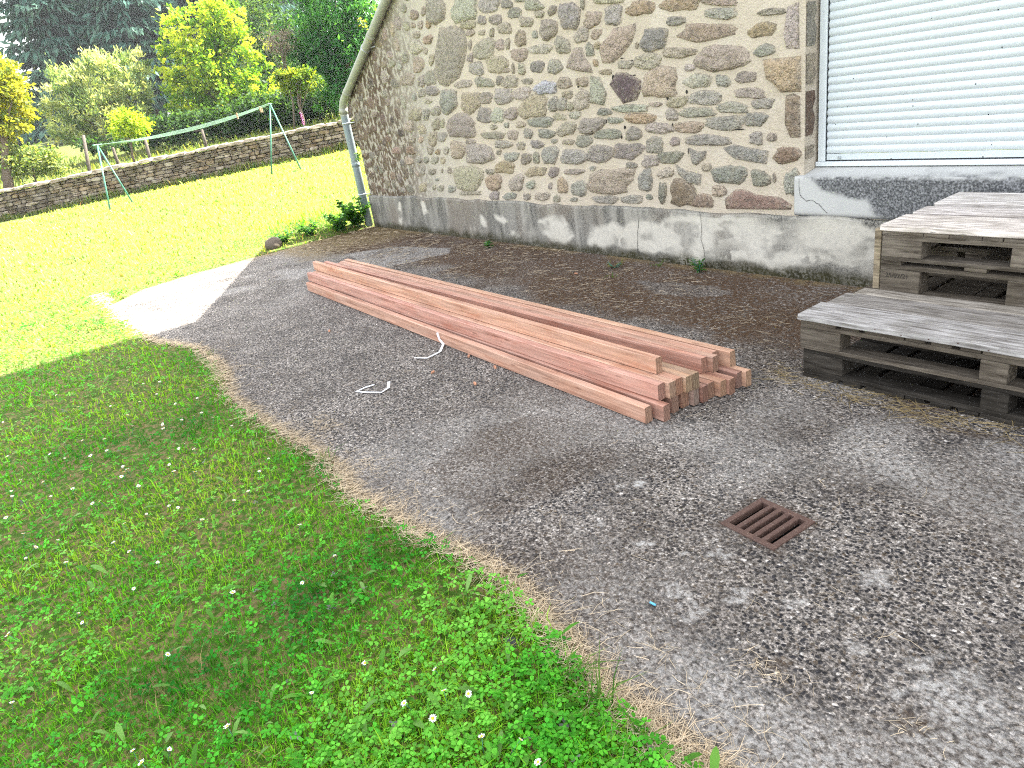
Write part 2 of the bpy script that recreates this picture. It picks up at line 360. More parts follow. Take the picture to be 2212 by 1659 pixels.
    M['tile'] = m_plain('roof_tile', (.16, .085, .055), .85, .3, 6, .2)
    M['chip'] = m_plain('wood_chip', (.46, .23, .14), .75, .3, 60, .2)
    M['ink'] = m_plain('burnt_mark', (.04, .035, .03), .9, .1, 40, .1, bump=0)
    g = Gr('dry_stone', .95, .1); c0 = g.attr('Col', 'Color'); n = g.noise(5, 5); c = g.mix(g.ramp(n, [(.35, 0.), (.65, 1.)]), g.mix(1., c0, (.5, .45, .4), 'MULTIPLY'), c0)
    c = g.mix(g.ramp(g.noise(3.2, 5), [(.54, 0.), (.66, .7)]), c, (.08, .065, .03)); g.color(c); g.bump(g.noise(18, 4), .8, .03); M['drystone'] = g.mat
def obj_pos(g): return g.pos(None, obj=False)
make_materials()
# ------------------------------------------------------------------ terrain
WY = 4.64                                    # front plane of the house wall
SX0, SY0 = -9.9, 0.95                         # west and lawn edge of the concrete yard
GW0, GW1 = np.array([-28.2, .6]), np.array([-23.0, 10.5])   # foot of the garden wall
GD = (GW1 - GW0) / np.linalg.norm(GW1 - GW0); GN = np.array([-GD[1], GD[0]])
if GN[0] > 0: GN = -GN
EDGE = [(-11, .86), (-7.6, .86), (-6.8, .88), (-6.2, 1.08), (-5.34, 1.06), (-4.68, .92), (-4.1, .93), (-3.6, .98), (-3.2, .99), (-2.84, .93), (-2.4, .97), (-2.06, 1.03), (-1.8, 1.05), (-1.54, 1.01), (-1.21, .95), (-.9, .94), (0, .93), (8, .93)]
LEFT = [(.5, -8.9), (.95, -9.15), (1.3, -9.55), (1.9, -9.74), (2.6, -9.82), (3.4, -9.86), (4.7, -9.9)]
def left_x(y): return np.interp(y, [e[0] for e in LEFT], [e[1] for e in LEFT])
def edge_y(x): return np.interp(x, [e[0] for e in EDGE], [e[1] for e in EDGE])
def terrain(x, y):
    x, y = np.asarray(x, float), np.asarray(y, float)
    s = sstep(-9.7, -11.3, x); z = .048 * np.clip(y - .6, -14, 40) * s
    z = z + .10 * np.exp(-(((x + 10.6) / .45) ** 2 + ((y - 3.95) / .6) ** 2))
    z = z + .03 * (fbm(x * .5, y * .5, 3) - .5) * sstep(-9, -13, x)
    dw = (x - GW0[0]) * GN[0] + (y - GW0[1]) * GN[1]
    z = z + .5 * sstep(.15, .5, dw) + .05 * np.clip(dw - .3, 0, 45)
    ins = np.minimum(np.minimum(x - left_x(y), y - (edge_y(x) - .02)), 1e3)
    z = z + .016 * sstep(.05, -.12, ins) - .55 * sstep(-.0, .22, ins)
    return z
def build_ground():
    xs = np.concatenate([np.linspace(-300, -60, 25), np.linspace(-58, -30, 30), np.arange(-29.7, -12, .3), np.arange(-12, 1.2, .06), np.linspace(1.5, 14, 26), np.linspace(16, 120, 20)])
    ys = np.concatenate([np.linspace(-120, -8, 24), np.linspace(-7, -1.2, 24), np.arange(-1.1, 5.2, .06), np.arange(5.4, 24, .3), np.linspace(25, 220, 36)])
    X, Y = np.meshgrid(xs, ys, indexing='ij'); Z = terrain(X, Y); nx, ny = len(xs), len(ys)
    V = np.stack([X, Y, Z], -1).reshape(-1, 3); I = np.arange(nx * ny).reshape(nx, ny)
    F = np.stack([I[:-1, :-1], I[1:, :-1], I[1:, 1:], I[:-1, 1:]], -1).reshape(-1, 4)
    tag(big_mesh('lawn', V, F, M['soil'], smooth=True), kind='structure')
GRC, GRH, GRROT = (-1.35, 1.913), .117, R(-3)
def build_patio():
    xs = np.concatenate([np.arange(SX0, -3.6, .04), np.arange(-3.6, .9, .015), np.linspace(.95, 8, 30)])
    ys = np.concatenate([np.arange(.70, 2.6, .015), np.arange(2.6, 4.61, .025), [4.63]])
    X, Y = np.meshgrid(xs, ys, indexing='ij'); nx, ny = len(xs), len(ys)
    ey = edge_y(X) + .05 * (fbm(X * 4, Y * 0 + 3, 3) - .5)
    Yr = np.where(Y < ey, ey - .012, Y); Z = np.where(Y < ey, -.05, 0.) + .004 * (fbm(X * .8, Y * .8, 3) - .5) * (Y > ey)
    Xr = X + (left_x(Y) - SX0 + .16 * (fbm(Y * 2.2, Y * 0 + 9, 4) - .5)) * np.clip(1 - (X - SX0) / .9, 0, 1)
    x, y = X.ravel(), Y.ravel(); wx, wy = x + .22 * (fbm(x * 2.5, y * 2.5, 4) - .5), y + .22 * (fbm(x * 2.5 + 50, y * 2.5, 4) - .5)
    n1, n2, n3 = fbm(x * 1.1, y * 1.1, 4), fbm(x * 3 + 40, y * 3, 4), fbm(x * 7 + 9, y * 7 + 4, 3)
    gp = lambda L, f=None: [tuple(ground_pt(*((f(p)) if f else p))[:2]) for p in L]
    moss = .45 * sstep(.45, .62, n1) * sstep(.35, .6, n2)
    blob = inpoly(wx, wy, gp([(900, 1010), (1020, 925), (1180, 890), (1330, 920), (1345, 1010), (1200, 1090), (1060, 1120), (950, 1080)]))
    moss = np.maximum(moss, blob * np.clip(1.5 * n2 - .12 + .5 * (n3 - .5), 0, 1)); 
    moss = np.maximum(moss, .8 * sstep(.035, .0, np.maximum(np.abs(x - GRC[0]), np.abs(y - GRC[1])) - GRH - .02 * n3) * sstep(.35, .6, n3))
    blob2 = inpoly(wx, wy, gp([(960, 1120), (1230, 1130), (1330, 1260), (1360, 1420), (1480, 1560), (1560, 1659), (1480, 1700), (1200, 1420), (1050, 1230)]))
    moss = np.maximum(moss, blob2 * (.25 + .5 * n2))
    moss = np.maximum(moss, inpoly(wx, wy, gp([(1560, 690), (1720, 660), (1740, 820), (2212, 960), (2212, 985), (1900, 880), (1650, 800)])) * (.5 + .5 * n2))
    for cx_, cy_, r_ in ((1680, 1440, .05), (1955, 1565, .06)): 
        q = ground_pt(cx_, cy_); moss = np.maximum(moss, sstep(r_, r_ * .4, np.hypot(wx - q[0], wy - q[1])))
    pale = .55 * sstep(.52, .68, n1) * sstep(-5, -1, x) + .75 * sstep(.6, 1.6, x * .9 - (y - 1.5) * .5 + 1.35 + .8 * (n2 - .5))
    pale = np.maximum(pale, .5 * sstep(-5.6, -8.5, x) * sstep(.35, .65, n2) * (y < 3.4))
    for cx_, cy_, r_ in ((1395, 1177, .021), (1480, 1197, .011), (1552, 1196, .018), (1720, 1306, .018), (1380, 1046, .016), (1338, 1052, .012), (1890, 1250, .05), (1600, 1290, .04), (1445, 1270, .06), (1500, 1320, .05), (2040, 1500, .10), (2000, 1590, .05), (1660, 1085, .03), (1850, 1400, .03), (1300, 1130, .012)):
        q = ground_pt(cx_, cy_); r_ = r_ * (1.35 if r_ < .03 else 1); d = np.hypot(x - q[0] + 1.6 * r_ * (vnoise(x * 45, y * 45) - .5), y - q[1] + 1.6 * r_ * (vnoise(x * 45 + 70, y * 45) - .5)); pale = np.maximum(pale, (1.3 if r_ < .03 else .75) * sstep(r_ * 1.1, r_ * .75, d))
    z5 = zoomer(1150, 950, 1950 / 2212)
    litter = sstep(3.25, 3.62, y + .5 * (n2 - .5) + .25 * (n1 - .5) + .05 * (x + 5)) * (.55 + .9 * n2)
    clear = inpoly(wx, wy, gp([(270, 75), (480, 45), (745, 48), (720, 70), (600, 105), (450, 135), (330, 120)], z5)); litter = litter * (1 - .93 * clear); pale = np.maximum(pale, .45 * clear)
    litter = litter * (1 - .8 * inpoly(wx, wy, gp([(1560, 190), (1780, 200), (1900, 215), (1960, 250), (1880, 275), (1700, 250)], z5)))
    ochre = sstep(-7.9, -9.0, x + .8 * (n1 - .5)) * sstep(2.9, 3.3, y + .5 * (n2 - .5)) * .9 + .75 * sstep(4.46, 4.58, y + .12 * (n2 - .5)) * sstep(.4, .6, n3)
    ochre = np.maximum(ochre, sstep(.10, .0, y - edge_y(x)) * .9); ochre = np.maximum(ochre, sstep(.30, .0, x - SX0 + .5 * (n2 - .5)) * .9); ochre = np.where(clear, ochre * .15, ochre)
    V = np.stack([Xr, Yr, Z], -1).reshape(-1, 3); I = np.arange(nx * ny).reshape(nx, ny)
    F = np.stack([I[:-1, :-1], I[1:, :-1], I[1:, 1:], I[:-1, 1:]], -1).reshape(-1, 4)
    c = V[F].mean(1); F = F[~((np.abs(c[:, 0] - GRC[0]) < .107) & (np.abs(c[:, 1] - GRC[1]) < .107))]
    tag(big_mesh('patio', V, F, M['patio'], attrs=dict(moss=np.clip(moss, 0, 1), pale=np.clip(pale, 0, 1), litter=np.clip(litter, 0, 1), ochre=np.clip(ochre, 0, 1)), smooth=True), kind='structure')
    b = MB(); h = .112; d = .32
    b.add([(-h, -h, -.03), (h, -h, -.03), (h, h, -.03), (-h, h, -.03), (-h, -h, -d), (h, -h, -d), (h, h, -d), (-h, h, -d)], [(0, 1, 5, 4), (1, 2, 6, 5), (2, 3, 7, 6), (3, 0, 4, 7), (4, 5, 6, 7)])
    tag(b.build('drain_pit', M['pit'], loc=(*GRC, 0)), kind='structure')

# ------------------------------------------------------------------ the stone house
TONE = dict(g=(0.425, 0.384, 0.323), d=(0.337, 0.308, 0.261), t=(0.478, 0.407, 0.311), o=(0.486, 0.375, 0.250), p=(0.162, 0.125, 0.122), w=(0.660, 0.660, 0.660), r=(0.317, 0.218, 0.165), n=(0.385, 0.359, 0.303), l=(0.510, 0.463, 0.390))
Z1 = "1130,-60,1350,300,g 1450,-60,1750,280,l 1790,-60,2040,170,l 1770,200,1880,310,g 1550,270,1750,360,t 1630,370,1730,460,t 1780,380,1870,440,t 1920,190,2085,310,g 2030,290,2200,420,t 1240,350,1610,1040,g 1655,510,1700,630,t 1740,490,1980,750,g 1930,360,1980,470,t 2000,490,2110,640,g 2130,480,2180,630,t 1645,680,1720,780,g 1660,790,1860,950,g 1890,700,2135,920,t 2080,850,2175,920,t 1490,1010,1695,1110,g 1745,980,1975,1100,g 2010,960,2090,1070,n 1310,1140,1505,1420,g 1560,1170,1800,1420,t 1810,1160,1950,1310,g 1985,1120,2212,1310,g 1100,890,1250,1080,g 1125,1090,1280,1210,g 1100,1240,1190,1310,t 1190,1340,1310,1460,g 1090,1370,1160,1520,g 900,1370,1070,1520,t 1090,440,1200,560,o 1090,600,1140,690,g 1160,680,1225,820,t 1060,80,1120,200,t 1125,260,1180,360,o 930,130,1020,250,t 1020,260,1080,370,t 960,720,1090,920,t 800,930,970,1080,t 1025,960,1110,1090,g 1020,1130,1115,1230,g 930,510,1070,680,l 930,290,990,350,t 950,400,1050,480,l"
Z2 = "1230,190,1580,470,g 1610,100,1800,290,d 1790,100,1945,290,l 1950,100,2125,245,g 1775,310,1860,375,t 1955,280,2010,350,g 2100,270,2212,350,t 1680,400,1945,495,g 2000,380,2120,500,g 1830,510,2045,610,g 2115,530,2212,630,g 1280,520,1450,740,t 1475,560,1795,800,g 1465,490,1585,555,l 1850,630,1920,690,t 1955,650,2130,780,g 1840,780,2080,925,o 1335,820,1660,1150,t 1720,870,1830,940,t 1720,950,1920,1130,o 2030,940,2190,1150,l 1770,1150,1885,1265,g 1940,1170,2100,1260,n 1400,1150,1650,1200,l 1045,230,1140,380,t 1150,240,1195,350,t 990,400,1105,570,t 1115,400,1220,530,g 680,270,810,395,t 860,305,960,420,t 760,440,830,540,t 870,460,930,540,t 990,570,1050,690,g 1185,590,1250,690,g 1090,620,1140,690,o 840,710,910,800,g 940,715,995,800,g 1030,715,1120,805,g 1150,715,1205,810,t 700,720,800,820,t 885,830,950,950,g 990,870,1090,940,d 1240,850,1290,930,t 1150,870,1180,920,t 880,1040,970,1160,t 1110,1080,1190,1150,g 1250,1080,1330,1170,g 1080,990,1130,1020,d 720,590,830,690,r 530,600,640,680,r"
Z3 = "170,0,320,105,d 345,-20,480,25,n 475,0,690,130,l 265,95,425,230,n 600,130,710,225,l 775,70,870,195,g 410,210,570,340,t 355,390,485,585,t 565,390,640,480,g 665,250,885,500,g 920,30,1160,370,n 1180,-20,1235,115,g 1340,-60,1700,50,t 1225,150,1430,345,t 1480,65,1705,310,l 1770,10,2110,190,o 1110,345,1275,540,g 1310,370,1440,490,t 1245,550,1345,710,g 1350,530,1430,620,o 1950,360,2260,640,n 1870,530,1910,620,t 540,560,810,680,l 860,470,1040,670,g 300,620,510,765,t 310,800,345,930,t 395,800,475,945,t 555,760,715,920,d 765,750,935,935,g 1340,750,1400,840,o 1660,760,1840,870,t 1855,680,2200,870,t 1420,870,1570,945,t 445,985,570,1065,g 600,1025,870,1195,w 880,980,1060,1120,t 1120,980,1280,1090,t 1980,860,2400,1220,t 190,960,380,1105,t 350,1100,540,1265,l 415,1205,740,1490,t 940,1150,1085,1240,t 780,1220,890,1420,n 890,1230,1000,1400,l 1100,1140,1285,1390,l 1010,1290,1095,1400,t 1390,1370,1560,1460,g 1600,1320,2020,1420,l 2060,1290,2200,1350,t 1760,1430,2120,1560,o 1520,1480,1700,1560,g"
Z4 = "370,210,665,345,g 670,170,840,255,t 880,140,1015,240,l 730,280,950,450,t 990,230,1320,415,g 1195,370,1540,490,g 1590,350,1790,510,g 960,450,1165,590,g 790,500,940,560,t 650,490,730,545,l 490,370,690,480,g 305,360,410,490,g 0,430,45,490,n 225,530,320,625,t 395,510,545,610,g 545,580,730,805,n 270,680,395,810,d 420,660,500,800,d 770,630,1100,810,l 1120,565,1420,790,d 1445,540,1795,750,d 1850,290,2190,415,g 1845,470,2070,670,g 1800,700,2015,845,g 1590,785,1740,860,n 2005,860,2190,985,l 1750,880,1935,1140,n 1130,880,1690,1165,t 1140,830,1210,895,l 825,870,1050,940,g 620,850,745,975,d 335,850,570,965,o 335,1020,450,1120,g 615,1040,660,1130,l 725,990,855,1175,o 905,1030,1100,1210,g 445,1170,635,1265,t 300,1180,390,1260,n 680,1205,765,1290,g 890,1230,980,1285,n 1185,1205,1480,1310,n 1545,1200,1800,1310,n 1850,1190,1930,1260,n 2015,1050,2105,1290,d"
Z5 = "95,-30,350,80,o 375,-30,640,40,t 395,60,635,135,g 120,120,255,185,g 215,170,610,295,t 100,345,320,420,t 340,335,710,510,t 790,60,980,110,n 725,160,905,270,o 760,320,905,410,l 480,545,580,630,l 625,520,770,600,g 260,540,445,640,l 620,640,830,710,g 280,660,520,760,l 125,700,275,775,t 115,790,200,875,g 210,780,470,850,g 485,745,715,820,g 745,710,890,790,l 250,465,330,515,l"
Z6 = "185,150,380,240,t 410,120,700,215,n 700,90,840,190,n 0,170,160,245,g 150,270,215,330,g 255,255,590,330,n 725,235,820,320,l 850,240,920,300,t 75,370,230,460,d 375,460,450,515,t 470,475,690,605,d 740,510,865,625,n 980,500,1075,690,l 895,530,915,600,t 150,590,330,765,r 300,690,460,775,r 455,620,550,700,t 900,345,1088,455,r"
POLY = [('3', 't', [(1430, 640), (1440, 560), (1560, 440), (1590, 370), (1720, 350), (1850, 310), (1860, 380), (1810, 540), (1700, 680), (1590, 780), (1470, 780)]),
        ('3', 't', [(1100, 620), (1190, 610), (1230, 730), (1290, 820), (1320, 910), (1150, 890), (1010, 850), (1040, 740)]),
        ('3', 'l', [(1310, 970), (1420, 990), (1500, 1180), (1470, 1320), (1310, 1290)]),
        ('3', 'p', [(1560, 1070), (1640, 930), (1760, 930), (1930, 1020), (1930, 1130), (1880, 1250), (1720, 1295)]),
        ('6', 'd', [(540, 350), (620, 325), (700, 345), (850, 370), (835, 460), (700, 440), (620, 425), (570, 385)]),
        ('6', 'n', [(285, 350), (350, 375), (410, 370), (400, 420), (340, 470), (310, 460)]),
        ('6', 'd', [(190, 470), (260, 510), (370, 540), (360, 615), (290, 600), (210, 540)]),
        ('6', 'r', [(560, 720), (640, 650), (700, 655), (780, 690), (930, 705), (1010, 760), (1000, 790), (570, 785)]),
        ('5', 'l', [(1000, 60), (1078, 25), (1080, 345), (990, 340), (975, 250)]),
        ('5', 'o', [(830, 440), (940, 430), (1083, 418), (1085, 655), (950, 660), (890, 590), (850, 570)]),
        ('5', 'r', [(990, 705), (1040, 690), (1085, 710), (1088, 985), (1020, 985), (985, 900)])]
ZK = {'1': zoomer(1350, 0, 700 / 2212), '2': zoomer(1400, 400, 700 / 2212), '3': zoomer(1950, 0, 700 / 2212), '4': zoomer(2000, 400, 700 / 2212), '5': zoomer(2600, 0, 700 / 1270), '6': zoomer(2600, 400, 700 / 1270)}
WX0, WX1, OPX0, OPX1, OPZ0, OPZ1 = -9.83, 6.5, -2.945, -.55, .735, 2.25
RS = .565                                    # pitch of the low roof: dz/dx
def eave(x): return 1.78 + RS * (x - WX0)

def wall_stones():
    """outlines (wall x, z), tone and relief of every stone of the front"""
    out = []; rng = np.random.default_rng(11)
    def emit(pts, tone, rel=None):
        P = np.array([[*wall_pt(*p, WY)[[0, 2]]] for p in pts]); out.append((P, TONE[tone], rel))
    for zk, txt in zip('123456', (Z1, Z2, Z3, Z4, Z5, Z6)):
        for t in txt.split():
            q = t.split(','); x0, y0, x1, y1 = map(float, q[:4]); n = 20; ph = rng.random() * 6; e = rng.uniform(2.3, 4.2); sk = rng.uniform(-.22, .12)
            pts = []
            for k in range(n):
                a = 2 * math.pi * k / n + .1 * math.sin(ph + k * 2.1); c, s = math.cos(a), math.sin(a)
                r = (abs(c) ** e + abs(s) ** e) ** (-1 / e) * (1 + .08 * math.sin(2 * a + ph) + .07 * math.sin(3 * a + ph * 2.3) + .05 * math.sin(5 * a + ph * 1.7) + rng.uniform(-.09, .07))
                pts.append(ZK[zk](((x0 + x1) / 2 + (c * r + sk * s) * (x1 - x0) / 2, (y0 + y1) / 2 + s * r * (y1 - y0) / 2)))
            emit(pts, q[4])
    for zk, tone, pts in POLY: emit([ZK[zk](p) for p in pts], tone)
    cen = [(P.mean(0), (P.max(0) - P.min(0)) / 2) for P, _, _ in out]
    # what the frame does not show, and the crowded old corner at the left
    for i in range(5200):
        x, z = rng.uniform(WX0 + .05, 3.5), rng.uniform(.5, 4.6)
        left = x < -7.75 + .25 * (z - .45)
        hw, hh = (rng.uniform(.03, .09), rng.uniform(.03, .075)) if left else (rng.uniform(.05, .16), rng.uniform(.04, .10))
        if x < -6.8 and z > eave(x) - hh - .08: continue
        if OPX0 - .3 - hw < x < OPX1 + .3 + hw and z < OPZ1 + .25: continue
        if not left:
            q = MC.T @ (np.array([x, WY, z - .05]) - [0, 0, CAM_H]); vpx = F_PX * q[:2] / q[2] + [1106, 829.5]
            if 0 < vpx[0] < 2212 and vpx[1] > 0: continue
        m = .012 if left else .03
        if any(abs(c[0] - x) < r[0] + hw + m and abs(c[1] - z) < r[1] + hh + m for c, r in cen): continue
        n = 12; P = []; ph = rng.random() * 6
        for k in range(n):
            a = 2 * math.pi * k / n; r = (abs(math.cos(a)) ** 2.6 + abs(math.sin(a)) ** 2.6) ** (-1 / 2.6) * (1 + .1 * math.sin(2 * a + ph) + rng.uniform(-.1, .08))
            P.append((x + hw * r * math.cos(a), z + hh * r * math.sin(a)))
        cen.append((np.array([x, z]), np.array([hw, hh])))
        far = float(sstep(-8.0, -9.0, x))
        pal = ['r', 'd', 't', 'p', 'r', 'o', 'g', 'r'] if rng.random() < far else ['g', 't', 'l', 'g', 'n', 't']
        c = TONE[pal[rng.integers(len(pal))]]; out.append((np.array(P), tuple(.62 * v for v in c) if rng.random() < far else c, .014 if left else None))
    return out

def build_house():
    H = empty('stone_house', (0, 0, 0)); tag(H, 'house with a rubble stone wall above a grey rendered plinth, white shutter closed', 'house')
    # --- front wall: mortar sheet with the window opening, its reveals, and the stones standing proud of it
    T = .45; top = 7.6; xj = -6.8
    xs = sorted(set([WX0, xj, OPX0, OPX1, WX1])); V, Fq = [], []
    b = MB()
    def sheet(pts): b.add([(x, WY, z) for x, z in pts], [tuple(range(len(pts)))])
    sheet([(WX0, 0), (xj, 0), (xj, eave(xj)), (WX0, eave(WX0))]); sheet([(xj, 0), (OPX0, 0), (OPX0, top), (xj, top)])
    sheet([(OPX0, OPZ1), (OPX1, OPZ1), (OPX1, top), (OPX0, top)]); sheet([(OPX0, 0), (OPX1, 0), (OPX1, OPZ0 - .02), (OPX0, OPZ0 - .02)])
    sheet([(OPX1, 0), (WX1, 0), (WX1, top), (OPX1, top)])
    for x, s in ((OPX0, 1), (OPX1, -1)): b.add([(x, WY, OPZ0 - .02), (x, WY + T, OPZ0 - .02), (x, WY + T, OPZ1), (x, WY, OPZ1)], [(0, 1, 2, 3)[::s]])
    b.add([(OPX0, WY, OPZ1), (OPX1, WY, OPZ1), (OPX1, WY + T, OPZ1), (OPX0, WY + T, OPZ1)], [(0, 1, 2, 3)])
    yb = 12.5
    b.add([(WX0, WY, 0), (WX0, yb, 0), (WX0, yb, eave(WX0)), (WX0, WY, eave(WX0))], [(0, 3, 2, 1)])
    b.add([(xj, WY, 0), (xj, yb, 0), (xj, yb, top), (xj, WY, top)], [(0, 3, 2, 1)]); b.add([(WX1, WY, 0), (WX1, yb, 0), (WX1, yb, top), (WX1, WY, top)], [(0, 1, 2, 3)])
    b.add([(WX0, yb, 0), (WX1, yb, 0), (WX1, yb, top), (xj, yb, top), (xj, yb, eave(xj)), (WX0, yb, eave(WX0))], [(0, 1, 2, 3, 4, 5)])
    voids = [('3', 1590, 985, 40, 90), ('3', 1830, 765, 40, 30), ('3', 1150, 1095, 30, 40), ('4', 1150, 425, 110, 30), ('4', 1340, 270, 45, 60), ('4', 1580, 345, 35, 60), ('5', 128, 710, 22, 40), ('5', 185, 778, 70, 14), ('5', 268, 668, 20, 40), ('6', 620, 212, 190, 14), ('6', 165, 190, 14, 50), ('3', 1860, 950, 50, 25), ('4', 920, 80, 26, 60), ('4', 1540, 465, 24, 60), ('3', 1700, 735, 60, 20), ('3', 2090, 870, 16, 60), ('6', 280, 370, 10, 60)]
    rng = np.random.default_rng(5)
    for zk, u, v, du, dv in voids:
        a = [wall_pt(*ZK[zk]((u + du * .5 * math.cos(t) * rng.uniform(.6, 1), v + dv * .5 * math.sin(t) * rng.uniform(.6, 1))), WY) for t in np.linspace(0, 2 * math.pi, 9)[:-1]]
        b.add([(p[0], WY - .0045, p[2]) for p in a], [tuple(range(8))[::-1]], 2)
    eds = [0.] * len(b.v)
    for P, c, rel in wall_stones():
        n = len(P); cen = P.mean(0); sz = (P.max(0) - P.min(0)).min(); h = rel if rel else min(.03, .010 + .085 * sz) * rng.uniform(.6, 1.15)
        c = np.array(c) * rng.uniform(.85, 1.15) * (1 + rng.uniform(-.06, .06, 3)); ring = []
        if cross2(P) < 0: P = P[::-1]
        lim = np.array([OPX0, 9e9])
        for f, y in ((1.12, .003), (1.0, -h * .55), (.88, -h * .95), (.5, -h)):
            for p in P:
                q = cen + (p - cen) * f; jy = rng.uniform(-.3, .3) * h if f < 1 else 0
                if cen[0] < OPX0: q[0] = min(q[0], OPX0 + .003)
                ring.append((q[0], WY + y + jy, q[1]))
        fs = []
        eds += [1.] * n + [.75] * n + [.22] * n + [.04] * n + [0.]
        for r in range(3):
            for k in range(n): fs.append((r * n + k, r * n + (k + 1) % n, (r + 1) * n + (k + 1) % n, (r + 1) * n + k))
        ring.append((cen[0], WY - h * rng.uniform(.8, 1.1), cen[1])); fs += [(3 * n + k, 3 * n + (k + 1) % n, 4 * n) for k in range(n)]
        b.add(ring, fs, 1, True, tuple(c))
    z5, z6 = ZK['5'], ZK['6']
    for (x0, y0, x1, y1), z, tone in (((1085, 25, 1205, 345), z5, 'n'), ((1090, 400, 1220, 620), z5, 't'), ((1085, 670, 1250, 990), z5, 'r'), ((1098, 340, 1240, 430), z6, 't')):
        zt, zb = wall_pt(*z((x0, y0)), WY)[2], wall_pt(*z((x0, y1)), WY)[2]; c = np.array(TONE[tone]) * (.6 if tone == 'r' else .9)
        n = 12; vs = [(OPX0 + .006, WY + .006, zb), (OPX0 + .006, WY + .006, zt)] + [(OPX0 + .008, WY + .10 + .015 * math.sin(k * 2.3) + rng.uniform(-.008, .008), zt + (zb - zt) * k / 5 ) for k in range(6)]
        b.add(vs, [tuple(range(len(vs)))], 1, False, tuple(c))
    wall = b.build('wall', [M['mortar'], M['stone'], M['crack']], H, cols=True); eds += [0.] * (len(b.v) - len(eds))
    wall.data.attributes.new('edge', 'FLOAT', 'POINT').data.foreach_set('value', eds)
    # --- plinth with its algae, flaked patches and cracks
    xs = np.arange(WX0 - .02, .6, .011); zs = np.concatenate([np.arange(-.06, .445, .011), [.452, .458]])
    X, Z = np.meshgrid(xs, zs, indexing='ij'); Y = np.full(X.shape, WY - .028); Y[:, -1] = WY + .004; Y[:, -2] = WY - .016; Y += .004 * (fbm(X * 3, Z * 3, 3) - .5)
    Z2_ = Z + (Z > .42) * .028 * (fbm(X * 2.2, X * 0, 4) - .5) * 2
    x, z = X.ravel(), Z.ravel(); wx, wz = x + .10 * (fbm(x * 7, z * 5, 4) - .5), z + .10 * (fbm(x * 7 + 30, z * 7, 4) - .5)
    rz = zoomer(1250, 0, 2150 / 2212); pp = lambda L: [tuple(wall_pt(*rz(p), WY - .028)[[0, 2]]) for p in L]
    light = np.zeros(x.shape)
    for L in ([(930, 905), (985, 890), (1040, 895), (1065, 940), (1085, 985), (1050, 1000), (990, 985), (950, 960)],
              [(1140, 960), (1200, 930), (1260, 920), (1330, 905), (1420, 915), (1520, 870), (1640, 885), (1750, 890), (1900, 890), (1990, 905), (2100, 895), (2400, 950), (2400, 1150), (2100, 1085), (1990, 1090), (1930, 1115), (1850, 1090), (1750, 1075), (1690, 1068), (1550, 1095), (1480, 1050), (1400, 1040), (1300, 1020), (1200, 1010), (1130, 1000)],
              [(685, 885), (705, 890), (712, 930), (690, 920)], [(750, 890), (790, 885), (800, 910), (760, 915)], [(820, 960), (850, 965), (850, 985), (822, 980)], [(440, 830), (455, 830), (475, 870), (455, 890)], [(350, 830), (365, 840), (372, 930), (355, 920)]):
        Lp = pp(L); light = np.maximum(light, np.mean([inpoly(wx + a, wz + b_, Lp) for a, b_ in ((0, 0), (.02, .006), (-.02, -.006), (.008, -.016), (-.008, .016), (.03, -.01), (-.03, .01))], 0))
    stain = (light * (.03 + .6 * sstep(.55, .75, fbm(x * 5, z * 9, 4))) + (1 - light) * .95) * (.72 + .4 * sstep(.25, .55, fbm(x * 11, z * 2.5, 4)) + .15 * sstep(-6.5, -8.5, x))
    stain = np.maximum(stain, sstep(.42, .452, z + .03 * (fbm(x * 9, z * 3) - .5)) * .95)
    for u, v, rx in ((1010, 880, .08), (1410, 870, .14), (1930, 900, .2)):
        q = pp([(u, v)])[0]; stain = np.maximum(stain, 1.1 * np.exp(-((x - q[0]) / rx) ** 2) * sstep(-.12, .02, z - q[1] + .05 * (fbm(x * 20, z * 3) - .5)))
    for u, v, rx, rz_ in ((1720, 1060, .16, .14), (1265, 995, .07, .09), (2050, 1070, .10, .06)):
        q = pp([(u, v)])[0]; stain = np.maximum(stain, .9 * np.exp(-((x - q[0]) / rx) ** 2 - ((z - q[1]) / rz_) ** 2) * (fbm(x * 14, z * 14) > .45))
    foot = sstep(.125, .02, z + .12 * (fbm(x * 8, z * 6, 4) - .5)); rust = sstep(.5, .7, fbm(x * 2.3 + 7, z * .8, 4)) * (1 - .5 * light)
    V = np.stack([X, Y, Z2_], -1).reshape(-1, 3); nx, nz = X.shape; I = np.arange(nx * nz).reshape(nx, nz)
    F = np.stack([I[:-1, :-1], I[1:, :-1], I[1:, 1:], I[:-1, 1:]], -1).reshape(-1, 4); nv = len(V)
    side = MB(); side.box((.6, WY - .028, -.06), (WX1, WY - .001, .455)); side.add([(WX0 - .02, WY - .028, -.06), (WX0 - .02, WY - .028, .45), (WX0 - .02, WY + .3, .45), (WX0 - .02, WY + .3, -.06)], [(0, 1, 2, 3)[::-1]])
    V = np.vstack([V, np.array(side.v)]); k = len(side.v); ex = lambda a, v: np.concatenate([a, np.full(k, v)])
    pl = big_mesh('plinth', V, [F, np.array([[i + nv for i in f] for f in side.f])], M['render'], H, attrs=dict(stain=ex(np.clip(stain, 0, 1), .6), foot=ex(foot, 0), rust=ex(rust, .3)), smooth=False)
    for L in ([(1595, 870), (1605, 940), (1600, 985), (1615, 1040), (1622, 1115)], [(1345, 905), (1338, 960), (1340, 1040)]):
        cb = MB(); pts = [wall_pt(*rz(p), WY - .028) for p in L]; ribbon(cb, pts, .004, WY - .0335); cb.build('crack', M['crack'], pl)
